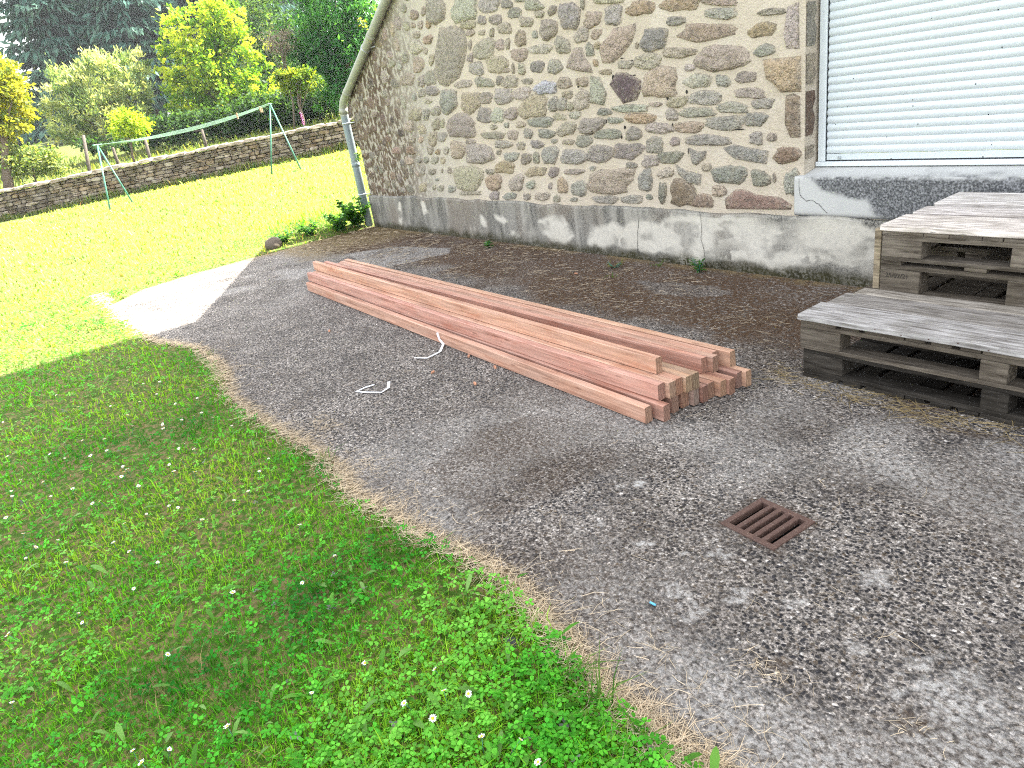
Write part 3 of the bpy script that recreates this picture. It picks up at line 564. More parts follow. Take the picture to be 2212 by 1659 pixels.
    # --- painted block and sloping sill under the window
    xs = np.arange(-3.005, .3, .011); prof = [(WY - .012, .462), (WY - .022, .48)] + [(WY - .024, q) for q in np.arange(.49, .72, .0115)] + [(WY - .022, .728), (WY - .012, .736), (WY + .03, .746), (WY + .08, .757), (WY + .17, .774)]
    A = np.array(prof); X = np.repeat(xs[:, None], len(A), 1); Y = np.repeat(A[None, :, 0], len(xs), 0) + .003 * (fbm(X * 6, A[None, :, 1] * 6, 3) - .5); Z = np.repeat(A[None, :, 1], len(xs), 0)
    X = np.where((X < OPX0 + .004) & (Y > WY - .002), OPX0 + .004, X)
    x, z, y = X.ravel(), Z.ravel(), Y.ravel(); wx, wz = x + .09 * (fbm(x * 9, z * 9, 4) - .5), z + .06 * (fbm(x * 9 + 30, z * 9, 4) - .5)
    zz = zoomer(3000, 0, 1096 / 1818); pp = lambda L: [tuple(wall_pt(*zz(p), WY - .024)[[0, 2]]) for p in L]
    q0 = pp([(340, 1165), (420, 1200), (480, 1260), (540, 1290), (640, 1300), (760, 1330), (800, 1370), (810, 1420), (900, 1460), (1000, 1470)])
    qq = q0 + [(.5, .40), (.5, .9), (q0[0][0] - .02, .9), (q0[0][0], .72)]; dark = np.mean([inpoly(wx + a, wz + b_, qq) for a, b_ in ((0, 0), (.015, .005), (-.015, -.005), (.006, -.012), (-.006, .012), (.025, -.008), (-.025, .008))], 0); stain = .03 + .92 * dark * sstep(.742, .715, z + .016 * (fbm(x * 25, z * 4) - .5) * 2)
    stain = np.where(y > WY - .014, np.where(z > .7, .35 * sstep(WY + .05, WY - .015, y) + .45 * sstep(.5, .7, fbm(x * 9, y * 30)) * sstep(-2.6, -1.9, x), .8), stain); stain = np.maximum(stain, sstep(.475, .464, z))
    V = np.stack([X, Y, Z], -1).reshape(-1, 3); nx, nz = X.shape; I = np.arange(nx * nz).reshape(nx, nz)
    F = np.stack([I[:-1, :-1], I[1:, :-1], I[1:, 1:], I[:-1, 1:]], -1).reshape(-1, 4)
    sill = big_mesh('window_sill', V, F, M['sill'], H, attrs=dict(stain=stain), smooth=True)
    b2 = MB(); b2.add([(-3.005, WY - .024, .466), (-3.005, WY - .024, .728), (-3.005, WY + .01, .74), (-3.005, WY + .01, .462)], [(0, 1, 2, 3)[::-1]]); b2.build('sill_end', M['sill'], sill)
    cb = MB(); ribbon(cb, [wall_pt(*zz(p), WY - .024) for p in ((325, 1180), (335, 1290), (350, 1315), (375, 1333), (405, 1325), (440, 1345), (475, 1370), (515, 1413))], .0035, WY - .0275); cb.build('crack', M['crack'], sill)
    # --- window: aluminium guide rails and sill bar, closed shutter of rounded slats
    y0 = 4.775; wf = MB(); wf.box((-2.94, y0 - .012, .775), (-.56, y0 + .07, .806), ch=.003)
    for x in (-2.925, -.62): wf.box((x, y0 - .006, .8065), (x + .05, y0 + .07, 2.249), ch=.003)
    frame = wf.build('window_frame', M['white'], H)
    gp_ = MB(); gp_.box((-2.8748, y0 + .0075, .8065), (-2.869, y0 + .0585, 2.24)); gp_.box((-2.8685, y0 + .0105, .8065), (-.622, y0 + .0585, .8125)); gp_.build('rubber_seal', M['gap'], frame)
    prof = []; pitch = .049; z = .8545
    while z < 2.24:
        for t in range(9): prof.append((y0 + .012 + .008 - .0105 * math.sin(math.pi * (.06 + .88 * t / 8)) ** .7, z + .002 + (pitch - .004) * t / 8))
        prof.append((y0 + .0195, z + pitch - .0005)); z += pitch
    P = np.array(prof); V = np.vstack([np.c_[np.full(len(P), x), P] for x in (-2.8688, -.622)]); n = len(P); i = np.arange(n - 1)
    sh = big_mesh('roller_shutter', V, np.stack([i, n + i, n + i + 1, i + 1], -1), M['shutter'], H, smooth=False)
    bb = MB(); bb.box((-2.8688, y0 + .009, .8135), (-.622, y0 + .03, .8538), ch=.002); bar = bb.build('bottom_bar', M['shutter'], sh)
    lk = MB(); c = wall_pt(*zz((592, 1045)), y0); lk.tube([(c[0], y0 + .010, c[2]), (c[0], y0 - .004, c[2])], .0095, 14); lk.box((c[0] - .003, y0 - .0065, c[2] - .007), (c[0] + .006, y0 - .0042, c[2] + .003)); lk.build('lock', M['clamp'], bar)
    # --- downpipe: follows the verge of the low roof, then drops beside the corner
    dp = MB(); px, py = -9.96, 4.575; r = .055
    knee = [(-8.9 + .0, py, eave(-8.9) - .03)]
    path = [(px + .01, py, -.05), (px, py, 1.0), (px - .012, py, 1.58), (px, py, 1.655), (px + .045, py, 1.72), (px + .11, py, 1.765), (px + .2, py, 1.818)]
    path += [(x, py, 1.818 + RS * (x - px - .2)) for x in np.linspace(px + .6, -6.7, 7)]
    dp.tube(path, r, 16); dp.tube([path[2], path[3]], r * 1.07, 16); a, c_ = Vector(path[6]), Vector(path[7]); d = (c_ - a).normalized()
    for s0 in (.0, 1.15, 2.2): dp.tube([a + d * s0, a + d * (s0 + .07)], r * 1.07, 16)
    dp.tube([(px, py, .86), (px, py, .92)], r * 1.06, 16)
    pipe = dp.build('drainpipe', M['pvc'], H)
    for p, dr in (((px + .002, py, .47), Vector((0, 0, 1))), ((px - .01, py, 1.45), Vector((0, 0, 1))), (tuple(a + d * .95), d), (tuple(a + d * 2.5), d)):
        k = MB(); p = Vector(p); k.tube([p - dr * .011, p + dr * .011], r * 1.12, 16); k.tube([p + Vector((.05, .01, 0)), p + Vector((.16, .055, 0))], .008, 6); k.build('pipe_clamp', M['clamp'], pipe)
    # --- roofs (above the picture; they throw the shade)
    rf = MB()
    e0, e1 = WX0 + .02, xj; th = .06
    rf.add([(e0, WY + .01, eave(e0) + .004), (e1, WY + .01, eave(e1) + .004), (e1, yb + .2, eave(e1) + .004), (e0, yb + .2, eave(e0) + .004), (e0, WY + .01, eave(e0) + th), (e1, WY + .01, eave(e1) + th), (e1, yb + .2, eave(e1) + th), (e0, yb + .2, eave(e0) + th)], [(3, 2, 1, 0), (4, 5, 6, 7), (0, 1, 5, 4), (1, 2, 6, 5), (2, 3, 7, 6), (3, 0, 4, 7)])
    ym = (WY + yb) / 2
    for ya, yc in ((WY - .3, ym), (yb + .3, ym)):
        zt = top + abs(yc - ya) * .6; rf.add([(xj - .15, ya, top - .1), (WX1 + .2, ya, top - .1), (WX1 + .2, yc, zt), (xj - .15, yc, zt), (xj - .15, ya, top), (WX1 + .2, ya, top), (WX1 + .2, yc, zt + .1), (xj - .15, yc, zt + .1)], [(3, 2, 1, 0), (4, 5, 6, 7), (0, 1, 5, 4), (1, 2, 6, 5), (2, 3, 7, 6), (3, 0, 4, 7)])
    for x in (xj + .01, WX1 - .01): rf.add([(x, WY, top - .01), (x, yb, top - .01), (x, ym, top + (ym - WY) * .6)], [(0, 1, 2)])
    rf.build('roof', M['tile'], H)
def cross2(P): x, y = P[:, 0], P[:, 1]; return float(np.sum(x * np.roll(y, -1) - np.roll(x, -1) * y))
def ribbon(mb, pts, wd, y):
    pts = [Vector((p[0], y, p[2])) for p in pts]; vs = []
    fine = []
    for a, b in zip(pts[:-1], pts[1:]):
        for k in range(4): fine.append(a.lerp(b, k / 4) + Vector((random.uniform(-1, 1) * .004, 0, random.uniform(-1, 1) * .004)))
    fine.append(pts[-1])
    for i, p in enumerate(fine):
        t = (fine[min(i + 1, len(fine) - 1)] - fine[max(i - 1, 0)]).normalized(); n = Vector((t.z, 0, -t.x)) * wd * random.uniform(.3, .6); vs += [p - n, p + n]
    mb.add(vs, [(2 * i, 2 * i + 1, 2 * i + 3, 2 * i + 2) for i in range(len(fine) - 1)])
# ------------------------------------------------------------------ stack of hardwood beams
BW, BH = .0442, .086
def build_beams():
    far_lvl0 = lambda y: 2.441 + (y - 2.258) * .80
    # level, near-end x, y of the centre line at the near end, far-end x, far y, tone, label
    L = [(0, -2.250, 2.258, -7.030, None, (0.469, 0.272, 0.189), 'reddish beam lying on the concrete at the lawn side of the stack, front of the bottom row'),
         (0, -2.193, 2.325, -7.00, None, (0.404, 0.223, 0.166), 'bottom row beam second from the lawn, its end jutting past the front beam'),
         (0, -2.222, 2.419, -6.98, None, (0.349, 0.203, 0.150), 'bottom row beam third from the lawn, tucked under the second layer'),
         (0, -2.221, 2.490, -7.02, None, (0.379, 0.203, 0.137), 'short looking beam end fourth in the bottom row, between two dark gaps'),
         (0, -2.192, 2.542, -7.05, None, (0.340, 0.238, 0.192), 'greyish brown beam end fifth from the lawn in the bottom row'),
         (0, -2.180, 2.594, -7.00, None, (0.287, 0.149, 0.111), 'dark red beam end sixth from the lawn in the bottom row'),
         (0, -2.185, 2.645, -7.04, None, (0.336, 0.185, 0.127), 'bottom row beam seventh from the lawn, under the gap in the second layer'),
         (0, -2.150, 2.697, -7.02, None, (0.454, 0.262, 0.167), 'bottom row beam eighth from the lawn with a tan end jutting forward'),
         (0, -2.132, 2.745, -7.06, None, (0.377, 0.198, 0.136), 'bottom row beam third from the wall side of the stack, with a reddish end'),
         (0, -2.152, 2.830, -7.08, None, (0.337, 0.196, 0.154), 'bottom row beam second from the wall side with a grey brown end'),
         (0, -2.124, 2.868, -7.10, 2.963, (0.515, 0.306, 0.196), 'outermost bottom row beam on the wall side, reaching farthest forward'),
         (1, -2.248, 2.355, -7.062, 2.486, (0.447, 0.235, 0.180), 'second layer beam nearest the lawn with a dark damp patch near its far end'),
         (1, -2.218, 2.403, -7.03, 2.536, (0.497, 0.308, 0.213), 'second layer beam next to the damp patched one, with a pale tan end'),
         (1, -2.219, 2.450, -7.05, 2.585, (0.428, 0.219, 0.143), 'second layer beam with a cracked red brown end, under the topmost beam'),
         (1, -2.197, 2.498, -7.02, 2.634, (0.465, 0.305, 0.192), 'second layer beam with a pale greenish tan end, fourth from the lawn'),
         (1, -2.192, 2.546, -7.04, 2.684, (0.330, 0.222, 0.142), 'second layer beam with a cracked dark end, below the open gap'),
         (2, -2.336, 2.445, -7.085, 2.579, (0.516, 0.299, 0.203), 'topmost single beam with stained flaky side, lying on the second layer'),
         (1, -2.287, 2.724, -7.372, 2.803, (0.468, 0.246, 0.179), 'long raised beam beyond the gap, first of the group on the wall side'),
         (1, -2.252, 2.770, -7.12, 2.850, (0.382, 0.221, 0.156), 'narrow beam end squeezed between two raised beams on the wall side'),
         (1, -2.292, 2.816, -7.16, 2.897, (0.487, 0.278, 0.197), 'raised beam with a rounded edge, second from the wall side'),
         (1, -2.222, 2.873, -7.200, 2.966, (0.521, 0.318, 0.210), 'raised beam nearest the wall with a dark end and a crack on top')]
    rng = np.random.default_rng(21)
    for i, (lv, x0, y0, x1, y1, tone, label) in enumerate(L):
        y1 = y1 if y1 is not None else far_lvl0(y0); ln = math.hypot(x1 - x0, y1 - y0); ns = 24; ch = .0035
        ph, am = rng.random() * 6, rng.uniform(-.004, .004)
        V, F, mi = [], [], []
        sec = [(-1, -1, 1, 0), (-1, -1, 0, 1), (-1, 1, 0, -1), (-1, 1, 1, 0), (1, 1, -1, 0), (1, 1, 0, -1), (1, -1, 0, 1), (1, -1, -1, 0)]
        for k in range(ns + 1):
            t = k / ns; dy = am * math.sin(math.pi * t) + .0007 * math.sin(ph + 9 * t)
            for a, b, ca, cb in sec:
                jx = rng.uniform(-.003, .003) if k in (0, ns) else 0
                V.append((t * ln + jx, a * BW / 2 + ca * ch + dy, BH / 2 + b * BH / 2 + cb * ch))
        for k in range(ns):
            for q in range(8): F.append((k * 8 + q, k * 8 + (q + 1) % 8, (k + 1) * 8 + (q + 1) % 8, (k + 1) * 8 + q)); mi.append(0)
        n = len(V); F = [np.array(F), np.array([list(range(8))[::-1], [ns * 8 + q for q in range(8)]])]; mi += [1, 1]
        o = big_mesh('timber_beam', V, F, [M['beam'], M['beam_end']], midx=mi)
        o.location = (x0, y0, .003 + lv * (BH + .0008)); o.rotation_euler = (0, 0, math.atan2(y1 - y0, x1 - x0)); o.color = (*tone, 1)
        tag(o, label, 'timber beam', 'hardwood beams stacked on the concrete')

# ------------------------------------------------------------------ pallets used as steps
def build_pallets():
    tones = [(.034, .030, .025), (.085, .068, .045), (.115, .098, .078), (.16, .138, .112)]
    rng = np.random.default_rng(4)
    def board(name, lo, hi, parent, tone, ch=.002):
        b = MB(); b.box(lo, hi, ch=ch, jit=.0012); o = b.build(name, M['pallet'], parent); k = rng.uniform(.65, 1.25); o.color = (*[c * k for c in tone], 1); return o
    def pallet(loc, label, tone, xl, xr, dep, blocks, slats, flip, H):
        """xl..xr wide, blocks [(x0, x1)], slats along y [(x0, x1)]; flip: slatted deck underneath"""
        P = empty('wooden_pallet', loc, label=label, cat='pallet', group='pallets stacked as steps under the window')
        z = 0
        lay = ['slat', 'string', 'block', 'base'] if flip else ['base', 'block', 'string', 'slat']
        th = dict(slat=.020, string=.024, block=H - .064, base=.020); rows = [(0, .10), (dep / 2 - .05, dep / 2 + .05), (dep - .10, dep)]
        for l in lay:
            h = th[l] - .0006
            if l == 'slat':
                for a, b_ in slats: board('deck_board', (a, .0, z), (b_, dep, z + h), P, tone)
            elif l == 'string':
                for a, b_ in rows: board('stringer_board', (xl, a + .002, z), (xr, b_ - .002, z + h), P, tone)
            elif l == 'base':
                for a, b_ in rows: board('bottom_board', (xl, a + .001, z), (xr, b_ - .001, z + h), P, tone)
            else:
                for a, b_ in rows:
                    for c, d in blocks:
                        o = board('block', (c, a, z), (d, b_, z + h), P, tuple(1.1 * t for t in tone), .003)
                        if a == 0 and c == xl: P['first'] = o.name
            z += th[l]
        return P
    X0, X1 = -1.998, -.23
    bl = [(0, .212), (.832, .936), (1.556, 1.768)]
    sl_lo = [(.0, .19), (.215, .305), (.333, .515), (.520, .605), (.63, .715), (.75, .83), (.835, 1.0), (1.03, 1.15), (1.18, 1.32), (1.35, 1.5), (1.53, 1.768)]
    sl_up = [(0, .20), (.203, .315), (.318, .46), (.463, .545), (.55, .675), (.72, .86), (.9, 1.04), (1.08, 1.22), (1.26, 1.4), (1.45, 1.768)]
    pallet((X0 + .018, 3.125, .002), 'dark damp pallet on the concrete, lowest of the stacked pallets', tones[0], 0, 1.768, 1.2, bl, sl_lo, True, .154)
    pallet((X0 + .004, 3.120, .1565), 'grey pallet just under the low step boards, second from the ground', tones[2], 0, 1.768, 1.2, bl, sl_lo, False, .1575)
    bu = [(0, .198), (.585, .72), (1.2, 1.398)]
    up1 = pallet((-1.862, 3.625, .3145), 'grey pallet bearing a stamped date, lower of the two raised pallets', tones[2], 0, 1.398, .90, bu, [(0, .104), (.398, .495), (.8, .9), (1.2, 1.398)], False, .187)
    pallet((-1.858, 3.620, .502), 'light grey pallet right under the high bleached planks, topmost pallet', tones[3], 0, 1.398, .90, bu, [(a, min(b, 1.398)) for a, b in sl_up if a < 1.398], False, .152)
    blk = bpy.data.objects[up1['first']]; del up1['first']
    fc = bpy.data.curves.new('stamped_date', 'FONT'); fc.body = '25/02/21'; fc.size = .033; fc.extrude = .0004; fc.align_x = 'LEFT'
    tmp = bpy.data.objects.new('tmp', fc); me = bpy.data.meshes.new_from_object(tmp); me.materials.clear(); me.materials.append(M['ink']); bpy.data.objects.remove(tmp)
    t = link(bpy.data.objects.new('stamped_date', me), blk); t.rotation_euler = (R(90), 0, R(0)); t.location = (.028, -.0012, .100)
    def plank(name, x0, x1, y0, y1, z0, z1, tone, label, grp, knots=0):
        b = MB(); n = 20
        for k in range(n):
            pass
        V, F = [], []; ch = .004; ph = rng.random() * 6
        sec = [(0, 0, ch, 0), (0, 0, 0, ch), (0, 1, 0, -ch), (0, 1, ch, 0), (1, 1, -ch, 0), (1, 1, 0, -ch), (1, 0, 0, ch), (1, 0, -ch, 0)]
        for k in range(n + 1):
            x = (x1 - x0) * k / n; w_ = .0025 * math.sin(ph + x * 7) + .0015 * math.sin(ph * 2 + x * 19)
            for a, b_, cy_, cz_ in sec: V.append((x + (rng.uniform(-.003, .003) if k in (0, n) else 0), (y1 - y0) * a + cy_ + (w_ if a == 0 else -w_ * .5), (z1 - z0) * b_ + cz_))
        for k in range(n):
            for q in range(8): F.append((k * 8 + q, k * 8 + (q + 1) % 8, (k + 1) * 8 + (q + 1) % 8, (k + 1) * 8 + q))
        o = big_mesh(name, V, [np.array(F)[:, ::-1], np.array([list(range(8)), [n * 8 + q for q in range(8)][::-1]])], M['pallet'])
        o.location = (x0, y0, z0); o.color = (*tone, 1); tag(o, label, 'plank', grp); return o
    g1, g2 = 'weathered planks of the low step', 'bleached planks of the high step'
    p = plank('step_plank', -1.997, -.2, 3.098, 3.322, .3145, .344, (.34, .33, .325), 'light grey plank along the front edge of the low step, nail heads along its side', g1)
    for k in range(14): nb = MB(); nb.tube([(.16 + .118 * k, .0025, .010 + .004 * (k % 3)), (.16 + .118 * k, -.0012, .010 + .004 * (k % 3))], .0028, 7); nb.build('nail_head', M['iron'], p)
    plank('step_plank', -1.972, -.2, 3.326, 3.512, .3145, .3435, (.25, .235, .22), 'rough saw marked plank with a long split, middle of the low step', g1)
    plank('step_plank', -1.935, -.2, 3.516, 3.620, .3145, .3445, (.29, .265, .23), 'brown grey plank with hay bits at the foot of the raised pallets', g1)
    plank('step_plank', -1.866, -.3, 3.612, 3.872, .6545, .684, (.62, .57, .53), 'bleached wide plank with a warm rounded front edge, front of the high step', g2)
    plank('step_plank', -1.858, -.3, 3.925, 4.085, .6545, .682, (.57, .53, .51), 'bleached narrow plank between two others on the high step', g2)
    plank('step_plank', -1.852, -.3, 4.150, 4.440, .6545, .686, (.58, .55, .53), 'bleached plank nearest the window sill on the high step', g2)
    s = MB(); s.box((-.022, 0, 0), (.012, .032, .665 - .003), ch=.002); o = s.build('wooden_stake', M['pallet'], loc=(-1.879, 3.64, .003)); o.color = (.27, .225, .16, 1)
    o.location = (-1.8785, 3.632, .345 - .001); o.data.transform(Matrix.Diagonal((1, 1, .315 / .662, 1))); o.location.x = -1.881
    tag(o, 'upright brown stake against the left side of the raised pallets', 'stake')

# ------------------------------------------------------------------ small things on the concrete
def build_grate():
    Gt = empty('drain_grate', (*GRC, .001), GRROT, label='rusty square drain grate with five slots set in the concrete', cat='grate')
    h, i_ = GRH, .094; f = MB(); z0, z1 = -.022, .006
    for lo, hi in (((-h, -h), (h, -i_)), ((-h, i_), (h, h)), ((-h, -i_ + .0004), (-i_, i_ - .0004)), ((i_, -i_ + .0004), (h, i_ - .0004))): f.box((*lo, z0), (*hi, z1), ch=.0015)
    f.build('grate_frame', M['iron'], Gt)
    n = 5; step = 2 * i_ / n
    for k in range(1, n):
        b = MB(); x = -i_ + step * k; b.box((x - .0095, -i_ - .004, z0 + .002), (x + .0095, i_ + .004, z1 - .001), ch=.002); b.build('grate_bar', M['iron'], Gt)
def strap_mesh(pts, wd):
    """flat plastic band through 3D points, lying flat, 1 mm thick"""
    b = MB(); P = [Vector(p) for p in pts]; vs = []; n = len(P)
    for i, p in enumerate(P):
        t = (P[min(i + 1, n - 1)] - P[max(i - 1, 0)]); t.z = 0; t.normalize(); s = Vector((-t.y, t.x, 0)) * wd / 2
        vs += [p - s, p + s, p + s + Vector((0, 0, .0012)), p - s + Vector((0, 0, .0012))]
    fs = [(0, 1, 2, 3), tuple(4 * (n - 1) + k for k in (3, 2, 1, 0))]
    for i in range(n - 1):
        for k in range(4): fs.append((4 * i + k, 4 * i + 4 + k, 4 * i + 4 + (k + 1) % 4, 4 * i + (k + 1) % 4))
    b.add(vs, fs); return b
def build_small():
    zs, z6 = zoomer(1180, 1000, 600 / 2212), zoomer(0, 1200, 1800 / 2212)
    p = [ground_pt(*zs(q), z) for q, z in (((2105, 1222), .088), ((2150, 1310), .045), ((2188, 1388), .012), ((2140, 1498), .011), ((2040, 1550), .010), ((1945, 1592), .010), ((1760, 1588), .010))]
    p[0][1] = 2.37; p[0][2] = .0925; p[0][0] = ground_pt(*zs((2105, 1222)), .09)[0]; p[0][1] = ground_pt(*zs((2105, 1222)), .09)[1] - .004; p[1][1] -= .012
    tag(strap_mesh(p, .017).build('plastic_strap', M['strap']), 'white strapping band leaning on the front beam with its tail on the concrete', 'strap', 'cut strapping bands')
    p = [ground_pt(*z6(q), z) for q, z in (((1840, 416), .007), ((1795, 430), .006), ((1752, 450), .006), ((1800, 454), .006), ((1874, 455), .006), ((1910, 430), .012), ((1912, 402), .03))]
    tag(strap_mesh(p, .017).build('plastic_strap', M['strap']), 'bent white strapping band alone on the concrete, apart from the beams', 'strap', 'cut strapping bands')
    z5 = zoomer(1150, 950, 1950 / 2212)
    for i, q in enumerate(((822, 540), (942, 590), (660, 612), (190, 425), (850, 665), (1310, 165), (800, 225))):
        c = ground_pt(*z5(q), .004); b = MB(); n = 7; s = random.uniform(.018, .034); an = random.uniform(0, 3)
        ring = [(s * math.cos(a) * (1, .35)[0] * random.uniform(.7, 1), s * .38 * math.sin(a) * random.uniform(.7, 1)) for a in [2 * math.pi * k / n for k in range(n)]]
        b.add([(x, y, 0) for x, y in ring] + [(x * .9, y * .9, .006 + .004 * random.random()) for x, y in ring], [tuple(range(n))[::-1], tuple(range(n, 2 * n))] + [(k, (k + 1) % n, n + (k + 1) % n, n + k) for k in range(n)])
        o = b.build('wood_chip', M['chip'], loc=tuple(c)); o.rotation_euler = (0, 0, an); tag(o, 'small reddish wood chip lying on the concrete around the beams', 'wood chip', 'wood chips around the beams')
    c = ground_pt(1410, 1306, .006); b = MB(); b.tube([(-.011, 0, .003), (.011, .002, .003)], [.004, .0038], 8); o = b.build('plastic_scrap', M['blue'], loc=tuple(c)); tag(o, 'tiny bright blue plastic scrap alone on the concrete', 'scrap')
    def rock(loc, sx, sy, sz, mat, label, seed, name='rock'):
        r = np.random.default_rng(seed); V, F = [], []; nu, nv = 14, 9
        for j in range(nv + 1):
            for i in range(nu):
                th, ph = math.pi * j / nv, 2 * math.pi * i / nu; d = np.array([math.sin(th) * math.cos(ph), math.sin(th) * math.sin(ph), math.cos(th)])
                k = .75 + .5 * float(fbm(d[0] * 1.7 + seed * 3 + d[2], d[1] * 1.7 + d[2] * 1.3, 3)); V.append(d * k * [sx, sy, sz])
        for j in range(nv):
            for i in range(nu): F.append((j * nu + i, (j + 1) * nu + i, (j + 1) * nu + (i + 1) % nu, j * nu + (i + 1) % nu))
        o = big_mesh(name, V, np.array(F), mat, smooth=True); o.location = loc; tag(o, label, 'rock'); return o
    q = at(588, 522, 9.9); rock((q[0], q[1], terrain(q[0], q[1]) + .035), .11, .12, .10, M['rock'], 'brown field stone in the sunlit grass edge, left of the weeds', 3)
    q = ground_pt(700, 505, .1); rock((q[0] - .05, q[1], terrain(q[0], q[1]) + .0), .28, .18, .09, M['rock'], 'long low mossy stone half buried in the bank below the pipe', 5)
    q = ground_pt(1108, 1392, .01); rock((q[0], q[1], .012), .034, .022, .020, M['blackstone'], 'black stone half hidden in straw at the lawn edge', 8)

# ------------------------------------------------------------------ clothesline and garden wall
def ground_on(u, v):
    r = ray(u, v); t = 5.
    for _ in range(4000):
        p = np.array([0, 0, CAM_H]) + t * r / np.linalg.norm(r)
        if p[2] <= terrain(p[0], p[1]): return p
        t += .02
    return p
def build_clothesline():
    feet = [ground_on(*q) for q in ((237, 455), (290, 440), (585, 378), (652, 366))]
    tops = []
    C = empty('clothes_line', tuple(feet[1]), label='green metal clothesline with two A shaped ends and slack wires across the lawn', cat='clothesline')
    o0 = Vector(feet[1])
    for k, (u, v) in enumerate(((210, 313), (583, 224))):
        a, b = Vector(feet[2 * k]), Vector(feet[2 * k + 1]); D = float((MC.T @ np.array([(a.x + b.x) / 2, (a.y + b.y) / 2, (a.z + b.z) / 2 - CAM_H]))[2])
        t = Vector(at(u, v, D)); tops.append(t)
        for f in (a, b):
            m = MB(); m.tube([t - o0, f - o0 - Vector((0, 0, .1))], .021, 8); m.build('frame_leg', M['green_metal'], C)
    d = (tops[1] - tops[0]); hd = Vector((d.x, d.y, 0)).normalized(); s = Vector((-hd.y, hd.x, 0))
    for k, t in enumerate(tops):
        m = MB(); m.tube([t - s * .34 - o0, t + s * .34 - o0], .017, 8); m.build('cross_bar', M['green_metal'], C)
    lines = []
    for i in range(5):
        off = s * (-.30 + .15 * i); pts = []
        for k in range(17):
            q = k / 16; p = tops[0].lerp(tops[1], q) + off; p.z += -.16 * 4 * q * (1 - q) * (.8 + .1 * i) ; pts.append(p)
        m = MB(); m.tube([p - o0 for p in pts], .0065, 5, cap=False); m.build('wire', M['wire'], C); lines.append(pts)
    for i, k in ((0, 13), (4, 15), (2, 15)):
        p = lines[i][k]; m = MB()
        for dx in (-.008, .008): m.box((dx - .006, -.012, -.09), (dx + .006, .012, .03), ch=.002)
        m.tube([(-.016, 0, -.02), (.016, 0, -.02)], .006, 6)
        o = m.build('clothes_peg', M['peg'], loc=tuple(p)); o.scale = (1.3, 1.3, 1.3); o.rotation_euler = (0, 0, math.atan2(hd.y, hd.x)); tag(o, 'wooden peg clipped on the clothesline wires near the right hand frame', 'peg', 'pegs on the clothesline')
def build_garden_wall():
    W = empty('garden_wall', (*GW0, float(terrain(*GW0)))); tag(W, 'low dry stone wall with pale capstones across the end of the lawn', 'wall')
    o0 = np.array([*GW0, float(terrain(*GW0))]); ang = math.atan2(GD[1], GD[0])
    rng = np.random.default_rng(9); b = MB(); cp = MB(); Hh = .84; s0, s1 = -14., 22.
    pt = lambda s, n, z: np.array([GW0[0] + GD[0] * s + GN[0] * n, GW0[1] + GD[1] * s + GN[1] * n, z])
    base = lambda s: float(terrain(*pt(s, -.2, 0)[:2]))
    def stone(mb, s, l, z, h, n0, n1, col, r=.2):
        zb = base(s); n = 7; vs = []; ph = rng.random() * 6
        jit = rng.uniform(-.012, .012, (2, 8, 2))
        oct_ = [(-1, -.55), (-.7, -1), (.7, -1), (1, -.55), (1, .5), (.65, 1), (-.65, 1), (-1, .5)]
        for lay, (nn, k) in enumerate(((n1, 1.), (n0 + .03, 1.), (n0, .78))):
            for q, (a, c) in enumerate(oct_):
                ds, dz = a * l / 2 * k + jit[min(lay, 1), q, 0], c * h / 2 * k + jit[min(lay, 1), q, 1]
                vs.append(pt(s + ds, nn + (rng.uniform(-.012, .012) if lay == 2 else 0), zb + z + h / 2 + dz + .048 * ds * .8) - o0)
        fs = [(q, (q + 1) % 8, 8 + (q + 1) % 8, 8 + q) for q in range(8)] + [(8 + q, 8 + (q + 1) % 8, 16 + (q + 1) % 8, 16 + q) for q in range(8)] + [tuple(range(16, 24)), tuple(range(8))[::-1]]
        mb.add(vs, [f[::-1] for f in fs], 0, False, tuple(col))
    pal = np.array([(.30, .25, .20), (.24, .20, .16), (.36, .30, .24), (.20, .17, .14), (.40, .35, .29), (.28, .215, .15)])
    z = -.06
    while z < Hh - .05:
        h = rng.uniform(.075, .135); s = s0 + rng.uniform(-.3, 0)
        while s < s1:
            l = rng.uniform(.14, .42); c = pal[rng.integers(len(pal))] * rng.uniform(.75, 1.15)
            if rng.random() < .25:
                stone(b, s + l / 2, l - .01, z, h * .48, -.03 + rng.uniform(-.02, .03), .2, c); stone(b, s + l / 2, l - .015, z + h * .5, h * .46, -.03 + rng.uniform(-.02, .03), .2, c * .9)
            else: stone(b, s + l / 2, l - .014, z, h - .010, -.03 + rng.uniform(-.03, .03), .2, c)
            s += l
        z += h
    s = s0
    while s < s1:
        l = rng.uniform(.30, .62); stone(cp, s + l / 2, l - .012, z + .012 + rng.uniform(-.02, .02), rng.uniform(.085, .12), -.09 + rng.uniform(-.03, .02), .42, np.array([.56, .48, .43]) * rng.uniform(.8, 1.15)); s += l
    for k in range(40):       # dark core that closes the joints
        a, c = s0 + k * .9, s0 + (k + 1) * .9; vs = []
        for s, zb in ((a, base(a)), (c, base(c))): vs += [pt(s, .035, zb - .15) - o0, pt(s, .4, zb - .15) - o0, pt(s, .4, zb + z) - o0, pt(s, .035, zb + z) - o0]
        b.add(vs, [(0, 4, 7, 3), (3, 7, 6, 2), (1, 2, 6, 5)], 0, False, (.07, .06, .05))
    b.build('stone_face', M['drystone'], W, cols=True); cp.build('capstones', M['drystone'], W, cols=True)
